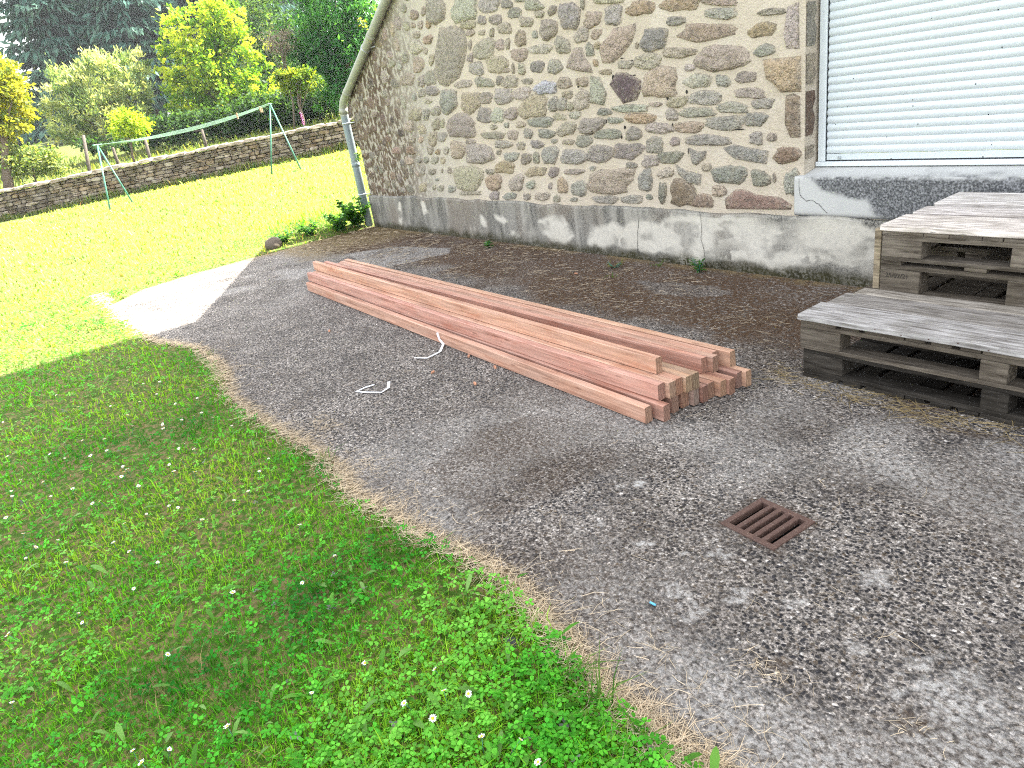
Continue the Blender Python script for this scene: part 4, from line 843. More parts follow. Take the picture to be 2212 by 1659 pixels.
# ------------------------------------------------------------------ plants
def leaf_quads(P, D, N, L, W):
    """rhombic leaves: base P, direction D, blade normal N, length L, width W"""
    S = np.cross(D, N); S /= np.linalg.norm(S, axis=1, keepdims=True) + 1e-9; n = len(P)
    L, W = np.broadcast_to(L, n)[:, None], np.broadcast_to(W, n)[:, None]
    V = np.stack([P, P + D * L * .45 + S * W / 2, P + D * L, P + D * L * .45 - S * W / 2], 1).reshape(-1, 3)
    return V, np.arange(4 * n).reshape(n, 4)
def unit(v): return v / (np.linalg.norm(v, axis=-1, keepdims=True) + 1e-9)
def pal_cols(rng, pal, n, clump=None, var=.18):
    pal = np.array(pal); t = (clump if clump is not None else rng.random(n)) * (len(pal) - 1) + rng.normal(0, .35, n)
    t = np.clip(t, 0, len(pal) - 1.001); i = t.astype(int); f = (t - i)[:, None]
    return (pal[i] * (1 - f) + pal[i + 1] * f) * (1 + rng.uniform(-var, var, n))[:, None]
def crown(rng, ells, n, size, droop=.3, per=45, fill=.55, spread=.30, shoot=0., sax=(0, 0, .8)):
    """leaf positions in clumps scattered through a set of ellipsoids"""
    vol = np.array([e[3] * e[4] * e[5] for e in ells]) ** .75; vol /= vol.sum(); nc = max(8, n // per)
    ei = rng.choice(len(ells), nc, p=vol); E = np.array(ells)[ei]
    u = unit(rng.normal(size=(nc, 3))); r = rng.random(nc) ** (1 / 3); r = fill + (1 - fill) * r
    c = E[:, :3] + u * r[:, None] * E[:, 3:]
    cs = rng.uniform(.6, 1.3, nc) * spread; tone = rng.random(nc)
    k = rng.integers(0, nc, n); E = E[:, :]; g = rng.normal(size=(n, 3)) * (cs[k] * E[k, 3:].mean(1))[:, None] * [1, 1, .75]
    ax = unit(u + np.array(sax)); g = g + ax[k] * (np.abs(rng.normal(size=n)) * shoot * cs[k] * E[k, 3:].mean(1))[:, None]
    P = c[k] + g; D = unit(u[k] * .6 + rng.normal(size=(n, 3)) * .7 + [0, 0, -droop]); N = unit(rng.normal(size=(n, 3)) * .6 + [0, 0, 1.])
    return P, D, N, tone[k], c
def tree(name, cat, label, group, D, ells, pal, n, size, base_uv=None, trunk_r=.12, droop=.3, asp=.5, per=45, fill=.5, spread=.30, limbs=7, seed=1, mat='leaf', shoot=.5, sax=(0, 0, .6)):
    """ells: (u, v, ru, rv[, depth offset]) in picture units at depth D, turned into true-size ellipsoids"""
    rng = np.random.default_rng(seed); E = []
    for e in ells:
        c = at(e[0], e[1], D + (e[4] if len(e) > 4 else 0)); s = D / F_PX; E.append((*c, e[2] * s * .95, (e[2] + e[3]) / 2 * s, e[3] * s))
    E = np.array(E); cen = E[:, :3].mean(0)
    bx, by = (at(*base_uv, D)[:2] if base_uv else cen[:2]); bz = float(terrain(bx, by)); B = np.array([bx, by, bz])
    T = empty(name, tuple(B), label=label, cat=cat, group=group)
    P, Dr, N, tone, cc = crown(rng, E, n, size, droop, per, fill, spread, shoot, sax); keep = P[:, 2] > bz + .02
    P, Dr, N, tone = P[keep], Dr[keep], N[keep], tone[keep]; n = len(P)
    L = size * rng.uniform(.6, 1.3, n); V, F = leaf_quads(P - B, Dr, N, L, L * asp)
    big_mesh('crown', V, F, M[mat], T, cols=np.repeat(pal_cols(rng, pal, n, tone), 4, 0))
    m = MB(); top = np.array([cen[0], cen[1], max(cen[2], bz + .5)]) - B; r = trunk_r
    pts = [Vector((0, 0, -.1))] + [Vector(top * t + np.array([rng.normal(0, .04), rng.normal(0, .04), 0]) * np.linalg.norm(top) * .5) for t in (.3, .6, .85, 1.)]
    m.tube(pts, [r * 1.25, r, r * .8, r * .55, r * .3], 8)
    for k in range(limbs):
        e = cc[rng.integers(len(cc))] - B; t = rng.uniform(.35, .9); a = top * t; mid = (a + e) / 2 + [0, 0, .08 * np.linalg.norm(e - a)]
        m.tube([Vector(a), Vector(mid), Vector(e)], [r * .45, r * .3, r * .1], 5)
    m.build('trunk', M['bark'], T)
    return T
def conifer(label, u, base_v, D, height, rad, pal, seed, n=9000, gap=.0, low=.08):
    rng = np.random.default_rng(seed); c = at(u, base_v, D); bz = float(terrain(c[0], c[1])); B = np.array([c[0], c[1], bz])
    T = empty('conifer_tree', tuple(B), label=label, cat='conifer', group='tall conifers behind the garden')
    nl = int(height / .62); hl, az, ln, tn = [], [], [], []
    for k in range(nl):
        h = low + (1 - low) * (k + rng.uniform(-.3, .3)) / nl; m = 9
        for j in range(m): hl.append(h); az.append(2 * math.pi * (j + rng.random()) / m); ln.append(rad * (1 - h) ** .75 * rng.uniform(.55, 1.15)); tn.append(rng.random())
    hl, az, ln, tn = map(np.array, (hl, az, ln, tn)); nb = len(hl); w_ = np.maximum(ln, .3); k = rng.choice(nb, n, p=w_ / w_.sum())
    r = rng.random(n) ** .5 * ln[k]; a = az[k] + rng.normal(0, .16, n) ; rr = r / (ln[k] + 1e-6)
    P = np.stack([np.cos(a) * r, np.sin(a) * r, hl[k] * height - .16 * r + .10 * r * rr * rr * 2 - .22 * ln[k] * rr ** 2 - np.abs(rng.normal(0, .16, n))], 1)
    Dr = unit(np.stack([np.cos(a), np.sin(a), np.full(n, -.9)], 1) + rng.normal(size=(n, 3)) * .45); N = unit(rng.normal(size=(n, 3)) + np.stack([np.cos(a), np.sin(a), np.full(n, .8)], 1))
    L = rng.uniform(.4, .9, n); V, F = leaf_quads(P, Dr, N, L, L * .30)
    big_mesh('crown', V, F, M['needle'], T, cols=np.repeat(pal_cols(rng, pal, n, tn[k]), 4, 0))
    m = MB(); m.tube([(0, 0, -.2), (0, 0, height * .5), (0, 0, height * .98)], [height * .009, height * .006, .02], 8); m.build('trunk', M['bark'], T)
def build_trees():
    G1 = 'garden trees beyond the stone wall'
    yel = [(.06, .15, .014), (.13, .26, .022), (.30, .42, .035), (.50, .58, .07)]
    mid = [(.035, .075, .015), (.07, .14, .02), (.12, .20, .03)]
    dk = [(.018, .05, .016), (.035, .085, .026), (.06, .125, .04)]
    sil = [(.10, .17, .07), (.19, .27, .13), (.31, .38, .2), (.44, .48, .30)]
    cb = [(.028, .070, .055), (.055, .12, .09), (.09, .165, .12)]
    tree('maple_tree', 'tree', 'tall bright yellow green maple behind the wall, beyond the clothesline wires', G1, 32, [(425, 75, 52, 62), (478, 50, 40, 52), (400, 140, 48, 50), (450, 150, 60, 55), (500, 120, 30, 60), (410, 205, 62, 40), (480, 205, 58, 38), (556, 190, 42, 34), (572, 125, 15, 30), (520, 215, 40, 24)], yel, 15000, .19, (470, 290), .16, .5, .7, per=38, fill=.4, spread=.15, seed=2, shoot=.8)
    tree('olive_willow', 'tree', 'pale silvery green bushy tree left of the bright maple', G1, 31, [(150, 205, 48, 48), (200, 190, 48, 55), (255, 165, 50, 42), (290, 150, 34, 30), (215, 250, 75, 40), (140, 265, 42, 40), (285, 215, 42, 45), (165, 290, 55, 22), (240, 288, 50, 22)], sil, 15000, .21, (215, 320), .12, -.6, .34, per=40, fill=.4, spread=.13, seed=3, shoot=1.1, sax=(0, 0, 1.))
    tree('garden_shrub', 'shrub', 'small round yellow green shrub just above the wall, under the wires', G1, 25, [(268, 262, 30, 22), (292, 272, 24, 20), (258, 280, 20, 14)], yel[1:], 2200, .13, (280, 318), .04, .4, .6, per=22, fill=.35, spread=.26, limbs=4, seed=4)
    tree('golden_tree', 'tree', 'golden leaved tree cut by the left edge of the picture', G1, 24, [(-10, 190, 48, 58), (20, 225, 34, 46), (-20, 260, 60, 36), (25, 268, 30, 18)], [(.09, .15, .02), (.22, .25, .03), (.40, .40, .05)], 5200, .17, (12, 405), .14, .4, .6, per=34, fill=.4, spread=.22, seed=5)
    tree('leafy_tree', 'tree', 'pale green tree top rising above the golden tree at the left edge', G1, 30, [(-25, 160, 38, 30), (5, 178, 24, 26)], [(.07, .14, .05), (.14, .22, .08), (.22, .3, .12)], 2600, .18, (-15, 330), .10, .3, .6, seed=6, spread=.22)
    tree('low_shrub', 'shrub', 'loose grey green shrub on the bank at the far left, behind the wall', G1, 24.5, [(35, 350, 42, 26), (90, 345, 40, 24), (130, 352, 26, 18), (10, 340, 30, 26)], [(.06, .12, .03), (.14, .2, .06), (.26, .3, .13)], 5200, .13, (70, 380), .03, .1, .5, per=24, fill=.3, spread=.28, limbs=5, seed=7)
    tree('dark_hedge', 'hedge', 'dark overgrown hedge in the shade under the maple', G1, 29.5, [(370, 275, 50, 22), (430, 272, 50, 24), (500, 262, 56, 26), (570, 246, 56, 30), (640, 232, 56, 30), (700, 218, 56, 32), (325, 288, 34, 18), (265, 305, 36, 14), (205, 315, 34, 14)], dk, 16500, .17, (500, 300), .08, .3, .6, per=40, fill=.3, spread=.24, seed=8)
    tree('spruce_sapling', 'tree', 'yellowish green feathery tree between the maple and the dead shrub', G1, 42, [(548, 35, 26, 34), (555, 75, 30, 36), (560, 130, 36, 40)], [(.06, .10, .03), (.13, .18, .05), (.2, .25, .08)], 4200, .2, (555, 250), .10, .1, .4, seed=9, spread=.22)
    tree('dead_shrub', 'tree', 'small bare brownish standard tree with a thin stem, beside the hedge', G1, 26.5, [(606, 92, 33, 18), (622, 85, 24, 20), (590, 96, 20, 14)], [(.13, .10, .085), (.25, .19, .16), (.34, .29, .20)], 1700, .11, (627, 258), .035, .0, .25, mat='straw', per=14, fill=.2, spread=.3, limbs=16, seed=10)
    tree('topiary_tree', 'tree', 'short clipped tree with a flat dome of foliage and pale trunk near the drainpipe', G1, 25, [(612, 172, 22, 16), (640, 166, 30, 15), (668, 172, 24, 17), (640, 180, 36, 18)], [(.05, .11, .02), (.12, .2, .025), (.24, .29, .03)], 4200, .12, (648, 252), .05, .2, .55, per=26, fill=.45, spread=.2, limbs=6, seed=11)
    tree('ash_tree', 'tree', 'large dark green tree with hanging foliage directly behind the drainpipe', G1, 27, [(735, 30, 80, 60), (700, 80, 62, 62), (750, 120, 60, 66), (800, 60, 60, 80), (655, 60, 46, 46), (712, 165, 32, 48), (745, 195, 30, 36), (690, 205, 16, 26), (780, 150, 40, 60), (660, 115, 36, 40), (720, -50, 90, 60)], [(.016, .07, .020), (.032, .14, .035), (.06, .21, .05), (.10, .27, .06)], 20000, .20, (760, 265), .2, .9, .4, per=46, fill=.4, spread=.15, seed=12, shoot=1., sax=(0, 0, -1.6))
    tree('understorey', 'shrub', 'dull green thicket between the maple and the large dark tree', G1, 38, [(600, 150, 60, 50), (660, 150, 50, 50), (600, 215, 70, 40), (690, 200, 50, 40), (560, 60, 60, 60)], dk, 9000, .24, (620, 260), .08, .2, .55, per=40, fill=.3, spread=.25, seed=13)
    for i, (u, bv, D, h, r, lab) in enumerate(((198, 340, 52, 21, 3.5, 'wide dark spruce standing left of the others, against the bright sky'), (275, 320, 56, 24, 4.6, 'tall blue green spruce above the silvery tree'), (360, 300, 54, 24, 4.2, 'grey green spruce just left of the maple top'), (395, 290, 60, 27, 4.6, 'spruce mostly hidden behind the maple'), (520, 270, 60, 26, 4.8, 'blue grey spruce showing between the maple and the feathery tree'), (610, 250, 58, 26, 4.8, 'spruce behind the dead shrub'), (690, 240, 62, 26, 4.8, 'spruce behind the large dark tree'), (62, 350, 66, 6.5, 3.0, 'short distant conifer low on the skyline at the left'), (265, 330, 66, 24, 4.4, 'spruce in the second rank behind the widest one'), (255, 320, 68, 27, 5.0, 'spruce in the second rank between the two tall ones'), (450, 290, 72, 30, 5.2, 'farthest spruce straight behind the maple'), (350, 300, 70, 29, 5., 'second rank spruce right of the grey green one'))):
        conifer(lab, u, bv, D, h, r, [tuple(c * (1 + .1 * (i % 3)) for c in q) for q in cb], 30 + i, 15000)
    for i, (u, v0, v1, D, lab) in enumerate(((180, 362, 292, 24, 'leaning grey fence post left of the clothesline wires, behind the wall'), (243, 335, 318, 25.5, 'stubby fence post behind the wall, just right of the left A frame'), (313, 330, 300, 25, 'grey fence post behind the wall under the small yellow shrub'), (436, 305, 280, 27, 'short fence post in the shade below the maple'))):
        p = at(u, v1, D); q = at(u + 6, v0, D); q[2] = min(q[2], float(terrain(q[0], q[1]))) ; b = MB(); b.tube([Vector(q - q) - Vector((0, 0, .15)), Vector((p - q) * .5), Vector(p - q)], [.062, .058, .05], 7)
        o = b.build('fence_post', M['post'], loc=tuple(q)); tag(o, lab, 'post', 'old fence posts behind the wall')
    p = at(646, 232, 24.6); bz = float(terrain(p[0], p[1])); Fx = empty('foxglove', (p[0], p[1], bz), label='pink foxglove spike in front of the clipped tree trunk', cat='flower')
    b = MB(); b.tube([(0, 0, 0), (.03, 0, .75)], [.012, .006], 5); b.build('stem', M['green_metal'], Fx); b = MB()
    for k in range(16): z = .38 + .025 * k; a = k * 2.4; b.tube([(.02, 0, z), (.02 + .05 * math.cos(a), .05 * math.sin(a), z - .03)], [.008, .014], 5)
    b.build('bells', M['pink'], Fx)

def blades(rng, P, h, wd, lean, cols):
    n = len(P); a = rng.random(n) * 2 * math.pi; d = np.stack([np.cos(a), np.sin(a), np.zeros(n)], 1); s = np.stack([-d[:, 1], d[:, 0], d[:, 2]], 1)
    h, wd, lean = h[:, None], wd[:, None], lean[:, None]; up = np.array([0, 0, 1.])
    m = P + up * h * .55 + d * lean * h * .35; t = P + up * h * (1 - .35 * lean) + d * lean * h
    V = np.stack([P - s * wd / 2, P + s * wd / 2, m - s * wd * .4, m + s * wd * .4, t], 1).reshape(-1, 3); k = np.arange(n)[:, None] * 5
    return V, [(k + [0, 1, 3, 2]), (k + [2, 3, 4])], np.repeat(cols, 5, 0)
def polar(rng, n, d0, d1, a0, a1):
    d = np.exp(rng.uniform(math.log(d0), math.log(d1), n)); a = rng.uniform(a0, a1, n); return -np.cos(a) * d, np.sin(a) * d, d
def build_lawn_cover():
    rng = np.random.default_rng(17)
    def place(n, d0, d1, a0=-.75, a1=1.02):
        x, y, d = polar(rng, n, d0, d1, a0, a1); dw = (x - GW0[0]) * GN[0] + (y - GW0[1]) * GN[1]
        ok = ((y < edge_y(x) + .035 * rng.normal(size=len(x)) - .03 * (fbm(x * 3, y * 3, 3) > .5)) | (x < left_x(y) - .01 + .07 * rng.normal(size=len(x)))) & (dw < -.02) & ~((y > 4.55) & (x > -10.05))
        return x[ok], y[ok], d[ok]
    gpal = [(.030, .18, .008), (.085, .34, .014), (.165, .45, .02), (.28, .50, .035)]
    def cols(x, y, n, dry):
        t = fbm(x * 1.8, y * 1.8, 4); c = pal_cols(rng, gpal, n, np.clip((t - .25) * 2, 0, 1), .38); s = rng.random(n) < dry; c[s] = np.array([.34, .25, .12]) * rng.uniform(.6, 1.2, (s.sum(), 1)); return c
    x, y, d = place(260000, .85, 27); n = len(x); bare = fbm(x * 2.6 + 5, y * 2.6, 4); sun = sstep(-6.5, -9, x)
    keep = rng.random(n) < np.clip(1.25 - .9 * sstep(.52, .68, bare) * (1 - sun), .3, 1); x, y, d = x[keep], y[keep], d[keep]; n = len(x)
    h = rng.uniform(.018, .05, n) * (1 + .9 * sstep(-7, -16, x)) * (1 + 1.2 * (rng.random(n) < .03)); wd = np.maximum(.0028, .0013 * d) * rng.uniform(.7, 1.3, n)
    c = cols(x, y, n, .07); sx = sstep(-6.5, -8, x)[:, None]; c = c * (1 - sx) + sx * (c * [1.5, 1.0, .9] + [.20, .15, .085]) ; ds = (rng.random(n) < .22)[:, None] * sx; c = c * (1 - ds * [.62, .50, .75])  # sunshine painted into the blades past the shadow edge: paler, yellower
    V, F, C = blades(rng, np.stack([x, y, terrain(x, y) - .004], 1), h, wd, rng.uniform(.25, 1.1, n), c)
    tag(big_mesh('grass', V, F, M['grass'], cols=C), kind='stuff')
    # clover and small round leaves
    x, y, d = place(42000, .85, 10); dens = fbm(x * 2.2, y * 2.2 + 9, 4); keep = (rng.random(len(x)) < sstep(.32, .62, dens) * .6 + .3); x, y, d = x[keep], y[keep], d[keep]; n = len(x)
    z = terrain(x, y) + rng.uniform(.012, .05, n); V, F = [], []; sz = rng.uniform(.005, .0105, n) * np.maximum(1, d / 5); c0 = cols(x, y, n, .01) * [.62, .92, 1.7]
    a0 = rng.random(n) * 6.28; tilt = rng.normal(0, .35, (n, 2)); out = []
    for k in range(3):
        a = a0 + k * 2.094; cx, cy_ = np.cos(a), np.sin(a); ring = []
        for rr, t in ((.1, 0), (.75, .55), (1.55, .62), (1.75, 0), (1.55, -.62), (.75, -.55)):
            dx, dy = cx * rr * sz - cy_ * t * sz, cy_ * rr * sz + cx * t * sz; ring.append(np.stack([x + dx, y + dy, z + dx * tilt[:, 0] + dy * tilt[:, 1] - .12 * abs(t) * sz], 1))
        out.append(np.stack(ring, 1))
    V = np.concatenate(out).reshape(-1, 3); F = np.arange(len(V)).reshape(-1, 6); C = np.repeat(np.concatenate([c0 * rng.uniform(.85, 1.15, (n, 1)) for _ in range(3)]), 6, 0)
    tag(big_mesh('clover', V, F, M['grass'], cols=C), kind='stuff')
    # plantain and dandelion leaves
    x, y, d = place(900, .85, 7); n = len(x); a = rng.random(n) * 6.28; L = rng.uniform(.03, .085, n); W_ = L * rng.uniform(.16, .34, n); z = terrain(x, y) + .008; V = []
    for t, wk, hz in ((0, .15, .05), (.3, .8, .26), (.6, 1., .40), (.85, .6, .46), (1., .05, .46)):
        cx, cy_ = x + np.cos(a) * L * t, y + np.sin(a) * L * t; zz = z + L * hz
        for s in (-1, 1): V.append(np.stack([cx - np.sin(a) * s * W_ * wk / 2, cy_ + np.cos(a) * s * W_ * wk / 2, zz + .004 * wk], 1))
    V = np.stack(V, 1).reshape(-1, 3); k = np.arange(n)[:, None] * 10; F = np.concatenate([k + [2 * i, 2 * i + 1, 2 * i + 3, 2 * i + 2] for i in range(4)])
    c = pal_cols(rng, [(.06, .20, .02), (.11, .28, .04), (.20, .36, .10)], n); tag(big_mesh('broad_leaves', V, F, M['grass'], cols=np.repeat(c, 10, 0)), kind='stuff')
    # taller tufts along the garden wall, on the field behind it and in the yard corner
    s = rng.uniform(-12, 20, 5200); nn = -np.abs(rng.normal(0, .16, 5200)) - .08; x, y = GW0[0] + GD[0] * s + GN[0] * nn, GW0[1] + GD[1] * s + GN[1] * nn; n = len(x)
    f = fbm(s * .9, s * 0 + 2, 3); h = rng.uniform(.1, .3, n) * (.5 + f); V1, F1, C1 = blades(rng, np.stack([x, y, terrain(x, y)], 1), h, rng.uniform(.014, .028, n), rng.uniform(.1, .6, n), pal_cols(rng, [(.05, .11, .015), (.12, .18, .03), (.25, .22, .10)], n))
    m = 9000; s = rng.uniform(-14, 22, m); nn = .5 + 14 * rng.random(m) ** 1.7; x, y = GW0[0] + GD[0] * s + GN[0] * nn, GW0[1] + GD[1] * s + GN[1] * nn
    V2, F2, C2 = blades(rng, np.stack([x, y, terrain(x, y)], 1), rng.uniform(.1, .32, m), rng.uniform(.03, .06, m), rng.uniform(.2, .8, m), pal_cols(rng, [(.06, .12, .02), (.14, .2, .035), (.26, .26, .08)], m))
    m = 420; x, y = rng.normal(-10.5, .35, m), rng.normal(3.95, .42, m); ok = (x < -9.95); x, y = x[ok], y[ok]; m = len(x)
    V3, F3, C3 = blades(rng, np.stack([x, y, terrain(x, y) - .01], 1), rng.uniform(.08, .24, m), rng.uniform(.005, .010, m), rng.uniform(.3, 1., m), pal_cols(rng, gpal, m))
    tg = [(ground_pt(1235, 1490), 26, .15), (ground_pt(1290, 1545), 30, .16), (ground_pt(1380, 1610), 14, .12), (ground_pt(1000, 1345), 30, .11), (ground_pt(700, 1000), 14, .10), (ground_pt(820, 1150), 12, .08), (ground_pt(470, 835), 12, .09), (ground_pt(1420, 575), 16, .06), (ground_pt(1320, 600), 10, .05), (ground_pt(480, 760), 10, .08)]
    P = np.concatenate([np.array([q[0], min(q[1], edge_y(q[0]) + .03) if q[1] < 2 else q[1], 0]) + rng.normal(0, .022, (k, 3)) * [1, 1, 0] for q, k, _ in tg]); hh = np.concatenate([np.full(k, h_) for _, k, h_ in tg]); m = len(P)
    V4, F4, C4 = blades(rng, P, hh * rng.uniform(.5, 1.1, m), np.full(m, .0048), rng.uniform(.4, 1.3, m), pal_cols(rng, [(.05, .13, .02), (.10, .2, .03), (.16, .26, .06)], m))
    vs, fq, ft, cs, o = [], [], [], [], 0
    for V, F, C in ((V1, F1, C1), (V2, F2, C2), (V3, F3, C3), (V4, F4, C4)): vs.append(V); fq.append(F[0] + o); ft.append(F[1] + o); cs.append(C); o += len(V)
    tag(big_mesh('tall_grass', np.vstack(vs), [np.vstack(fq), np.vstack(ft)], M['grass'], cols=np.vstack(cs)), kind='stuff')
def build_straw():
    rng = np.random.default_rng(23)
    xs, ys, ls, hs, cs = [], [], [], [], []
    def put(x, y, l, h, c): xs.append(x); ys.append(y); ls.append(l); hs.append(h); cs.append(c)
    tan = np.array([.72, .59, .42]); n = 6800
    x = -np.exp(rng.uniform(math.log(.75), math.log(9.8), n)); u = rng.random(n)
    cl = fbm(x * 3.1, x * 0 + 5, 3); off = rng.normal(.0, .035, n) + np.where(rng.random(n) < .10, np.abs(rng.normal(0, .13, n)), 0) * sstep(.4, .6, cl)
    keep = rng.random(n) < .35 + .9 * cl; x, off = x[keep], off[keep]; put(x, edge_y(x) + off, rng.uniform(.02, .10, len(x)), np.abs(rng.normal(0, .006, len(x))) + .003, tan * rng.uniform(.6, 1.25, (len(x), 1)))
    n = 150; d = np.exp(rng.uniform(math.log(1.6), math.log(7), n)); a = rng.uniform(.2, 1.2, n); x, y = -np.cos(a) * d, np.sin(a) * d; ok = (y > 1.0) & (y < 4.5); x, y = x[ok], y[ok]; put(x, y, rng.uniform(.02, .10, len(x)), np.full(len(x), .003), tan * rng.uniform(.5, 1., (len(x), 1)))
    n = 5200; x = rng.uniform(-9.9, -1.3, n); y = rng.uniform(3.35, 4.58, n); f = fbm(x * 2.2, y * 2.2, 4); keep = (rng.random(n) < sstep(.38, .6, f)) & ~((x > -2.05) & (y > 3.08)); x, y = x[keep], y[keep]
    c = np.where(rng.random(len(x))[:, None] < .55, np.array([.085, .05, .028]), tan * .8) * rng.uniform(.6, 1.2, (len(x), 1)); put(x, y, rng.uniform(.03, .12, len(x)), np.abs(rng.normal(0, .007, len(x))) + .003, c)
    n = 330; t = rng.random(n); x = -2.15 + 1.2 * t; y = 3.06 - .03 * t + rng.normal(0, .05, n); keep = ~((x > -2.02) & (y > 3.11)); x, y = x[keep], y[keep]; put(x, y, rng.uniform(.03, .14, len(x)), np.abs(rng.normal(0, .008, len(x))) + .003, np.array([.36, .27, .12]) * rng.uniform(.4, 1.2, (len(x), 1)))
    for u, v, k, r_ in ((1650, 1455, 60, .05), (1960, 1572, 26, .03), (1420, 1400, 24, .04), (690, 920, 160, .09), (800, 1000, 90, .10), (720, 1030, 140, .08), (480, 800, 150, .10), (660, 960, 110, .08), (1700, 810, 60, .12), (860, 1090, 120, .07)):
        q = ground_pt(u, v); x, y = q[0] + rng.normal(0, r_, k), q[1] + rng.normal(0, r_ * .6, k); put(x, y, rng.uniform(.012, .05, k), np.abs(rng.normal(0, .006, k)) + .003, tan * rng.uniform(.5, 1.1, (k, 1)))
    n = 150; x = rng.uniform(-1.93, -.9, n); y = rng.uniform(3.53, 3.62, n); 
    x, y, l, h = map(np.concatenate, (xs, ys, ls, hs)); c = np.vstack(cs); n = len(x); a = rng.random(n) * math.pi * 2; bend = rng.normal(0, .35, n); wd = rng.uniform(.0009, .0020, n) * np.maximum(1, np.hypot(x, y) / 4)
    z0 = np.where((y < edge_y(x)) | (x < left_x(y)), np.maximum(terrain(x, y), 0) + .016, .0)
    base = np.stack([x, y, z0 + h], 1); d0 = np.stack([np.cos(a), np.sin(a), rng.normal(0, .05, n)], 1); d1 = np.stack([np.cos(a + bend), np.sin(a + bend), rng.normal(0, .08, n)], 1); s = np.stack([-np.sin(a), np.cos(a), np.zeros(n)], 1) * wd[:, None] / 2
    m = base + d0 * l[:, None] / 2; e = m + d1 * l[:, None] / 2; m[:, 2] = np.maximum(m[:, 2], z0 + .003); e[:, 2] = np.maximum(e[:, 2], z0 + .003); up = np.array([0, 0, 1]) * wd[:, None] * .55
    V = np.stack([base - s, base + s, base + up, m - s, m + s, m + up, e - s * .6, e + s * .6, e + up * .6], 1).reshape(-1, 3); k = np.arange(n)[:, None] * 9
    F = np.concatenate([k + f for f in ([0, 3, 5, 2], [2, 5, 4, 1], [3, 6, 8, 5], [5, 8, 7, 4])])
    tag(big_mesh('dry_straw', V, F, M['straw'], cols=np.repeat(c, 9, 0)), kind='stuff')
DAISY6 = "277,468 445,358 605,410 625,395 655,425 705,412 785,402 385,525 485,487 543,522 627,565 685,500 770,462 862,510 970,482 990,555 955,570 893,590 1050,578 1073,575 800,610 803,632 655,620 455,668 315,703 405,690 512,683 445,765 35,770 245,757 318,778 525,740 880,730 910,705 953,733 830,778 832,810 893,788 855,842 957,845 1320,780 1140,618 1275,842 605,818 625,832 610,845 597,868 600,882 682,915 213,895 357,928 250,965 100,885 55,940 60,965 455,1000 490,990 720,1052 830,1012 875,1020 993,1080 612,1098 30,1070 115,1148 557,1192 635,1237 285,1180 175,1215 1472,1105 1645,1257 775,1290 127,1270 325,1290 1220,940 1150,985 15,600"
DAISY8 = "25,425 37,640 248,358 260,388 530,488 718,715 535,788 447,830 420,792 985,610 1277,642 1153,515 1373,535 1403,602 1480,612 1367,690 1522,747 1645,757 1700,828 423,280 955,262 735,292 498,197 410,162 358,135 640,62 395,73"
def build_daisies():
    z6, z8 = zoomer(0, 1200, 1800 / 2212), zoomer(0, 2000, 2800 / 2212)
    pts = [z6(tuple(map(float, t.split(',')))) for t in DAISY6.split()] + [z8(tuple(map(float, t.split(',')))) for t in DAISY8.split()]
    done = []
    rng = np.random.default_rng(31)
    pb = MB(); n = 13
    for k in range(n):
        a = 2 * math.pi * k / n; w_ = .16; r0, r1 = .0028, .0088 * rng.uniform(.88, 1.08); z = .0016 * rng.uniform(.2, 1.6)
        f = lambda r, da, zz: (r * math.cos(a + da), r * math.sin(a + da), zz)
        pb.add([f(r0, -w_, 0), f(r1 * .7, -w_ * 1.25, z), f(r1, -w_ * .5, z * 1.3), f(r1, w_ * .5, z * 1.3), f(r1 * .7, w_ * 1.25, z), f(r0, w_, 0)], [tuple(range(6))])
    cb = MB(); cb.tube([(0, 0, -.0006), (0, 0, .0012), (0, 0, .0024)], [.0036, .0033, .0014], 10)
    sb = MB(); sb.tube([(0, 0, -.001), (.002, .001, -.025), (.001, 0, -.06)], .0008, 5)
    proto = None
    for u, v in pts:
        if any((u - a) ** 2 + (v - b) ** 2 < 64 for a, b in done): continue
        done.append((u, v)); h = .045 + .02 * rng.random(); q = ground_pt(u, v, h + .012)
        if proto is None:
            proto = empty('daisy'); pb.build('petals', M['petal'], proto); cb.build('flower_disc', M['disc'], proto); sb.build('stem', M['green_metal'], proto); o = proto
        else:
            o = proto.copy(); SC.collection.objects.link(o)
            for ch in proto.children: c = ch.copy(); SC.collection.objects.link(c); c.parent = o
        o.location = (q[0], q[1], q[2]); t = rng.normal(0, .28, 2); o.rotation_euler = (t[0] - .05, t[1] + .1, rng.random() * 6); k = rng.uniform(.75, 1.25); o.scale = (k, k, k)
        tag(o, 'small white daisy with a yellow centre in the shaded lawn', 'daisy', 'daisies in the lawn')
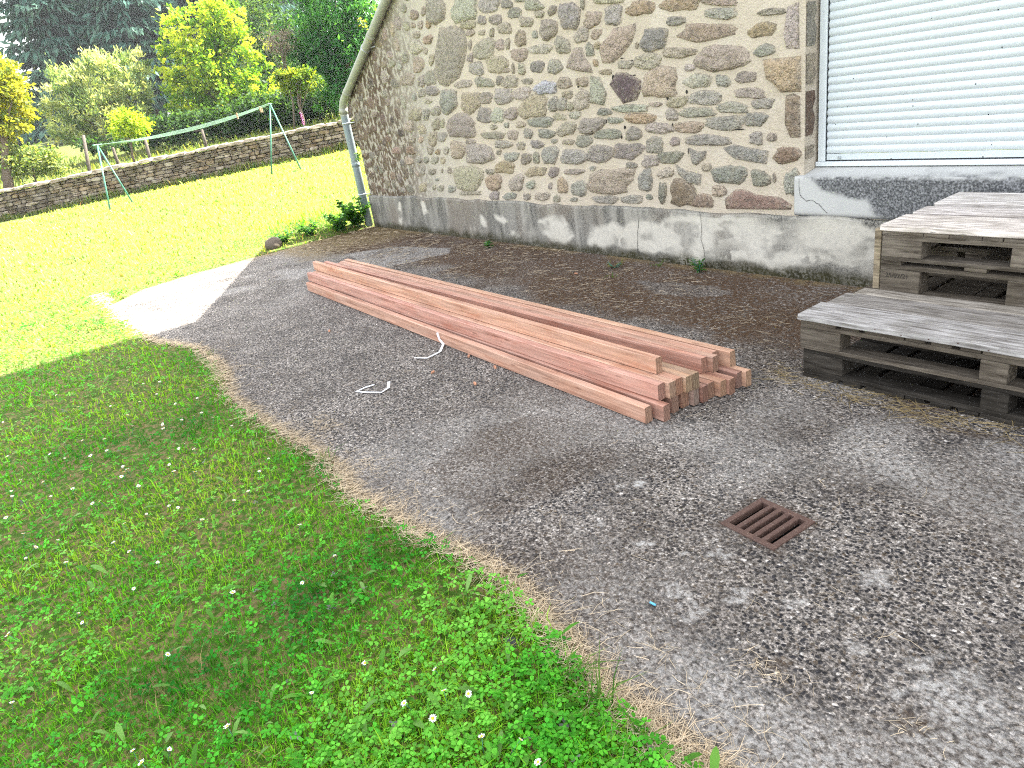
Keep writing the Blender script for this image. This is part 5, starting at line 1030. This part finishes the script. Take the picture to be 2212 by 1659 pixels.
def weed(u, v, h, nl, label, seed, leaf=.05, asp=.45, stems=4, spread=.06, z=0., loc=None, pal=((.03, .10, .02), (.06, .17, .03), (.11, .25, .05)), name='weed'):
    rng = np.random.default_rng(seed); q = ground_pt(u, v, z) if loc is None else np.array(loc); W = empty(name, tuple(q), label=label, cat='weed', group='weeds growing at the foot of the house')
    st = MB(); Ps, Ds = [], []
    for k in range(stems):
        a = rng.random() * 6.28; top = np.array([math.cos(a) * spread * rng.uniform(.3, 1), math.sin(a) * spread * rng.uniform(.3, 1) - .01, h * rng.uniform(.55, 1)]); b0 = rng.normal(0, spread * .12, 3) * [1, 1, 0]
        st.tube([Vector(b0), Vector(b0 * .7 + top * .45 + [0, 0, h * .08]), Vector(top)], [.0035, .0028, .0015], 5)
        for j in range(nl // stems):
            t = rng.uniform(.08, 1.); p = b0 * (1 - t) + top * t; Ps.append(p); aa = rng.random() * 6.28; Ds.append([math.cos(aa), math.sin(aa), rng.uniform(-.2, .7)])
    st.build('stems', M['green_metal'], W); P, D = np.array(Ps), unit(np.array(Ds)); n = len(P); N = unit(rng.normal(size=(n, 3)) * .35 + [0, 0, 1.]); L = leaf * rng.uniform(.55, 1.25, n)
    V, F = leaf_quads(P, D, N, L, L * asp); big_mesh('leaves', V, F, M['leaf'], W, cols=np.repeat(pal_cols(rng, pal, n), 4, 0))
def build_weeds():
    weed(1512, 588, .17, 70, 'upright weed against the plinth below the long crack', 51, .055, .3, 6, .07)
    weed(1057, 534, .08, 44, 'small rosette weed at the wall foot, far left of the cracked plinth', 52, .06, .4, 5, .05)
    weed(1330, 578, .06, 40, 'low yellowish weed at the wall foot between the two green ones', 53, .05, .2, 6, .09, pal=((.10, .13, .03), (.18, .2, .05), (.28, .26, .10)))
    zt = lambda x, y: (x, y, float(terrain(x, y)) if x < -9.9 else 0.)
    weed(0, 0, .44, 560, 'tall leafy weed clump growing round the foot of the drainpipe', 54, .085, .6, 14, .27, loc=zt(-9.98, 4.42))
    weed(0, 0, .28, 420, 'spreading leafy weeds in front of the drainpipe clump', 55, .08, .6, 12, .27, loc=zt(-9.98, 4.12))
    weed(0, 0, .18, 300, 'low weeds on the bank edge, in the middle of the shaded fringe', 56, .065, .5, 10, .22, loc=zt(-10.12, 3.72))
    weed(0, 0, .14, 240, 'low fringe of weeds beside the brown field stone', 57, .06, .45, 10, .2, loc=zt(-10.15, 3.36))
    weed(0, 0, .16, 50, 'fern sprig growing between the drainpipe and the wall', 58, .06, .4, 5, .04, loc=(-9.86, 4.585, .93), pal=((.07, .16, .03), (.12, .24, .05), (.18, .3, .08)))
    weed(0, 0, .20, 40, 'creeper sprig hanging over the sloping part of the drainpipe', 59, .05, .4, 4, .12, loc=(-8.72, 4.53, 2.46), pal=((.12, .18, .03), (.22, .28, .04), (.34, .36, .06)))

def build_haze():
    b = MB(); b.box((-330, -150, -4), (150, 250, 45)); g = Gr('haze_air'); nt = g.nt; out = nt.nodes['Material Output']; nt.nodes.remove(g.b)
    v = g.n('VolumePrincipled', Density=HAZE, Anisotropy=.2); v.inputs['Color'].default_value = (.9, .95, 1, 1); nt.links.new(v.outputs[0], out.inputs['Volume'])
    o = b.build('haze', g.mat); tag(o, kind='stuff'); o.display_type = 'WIRE'
HAZE = .00045
build_haze(); build_ground(); build_patio(); build_house(); build_beams(); build_pallets(); build_grate(); build_small()
build_clothesline(); build_garden_wall(); build_trees(); build_lawn_cover(); build_straw(); build_daisies(); build_weeds()
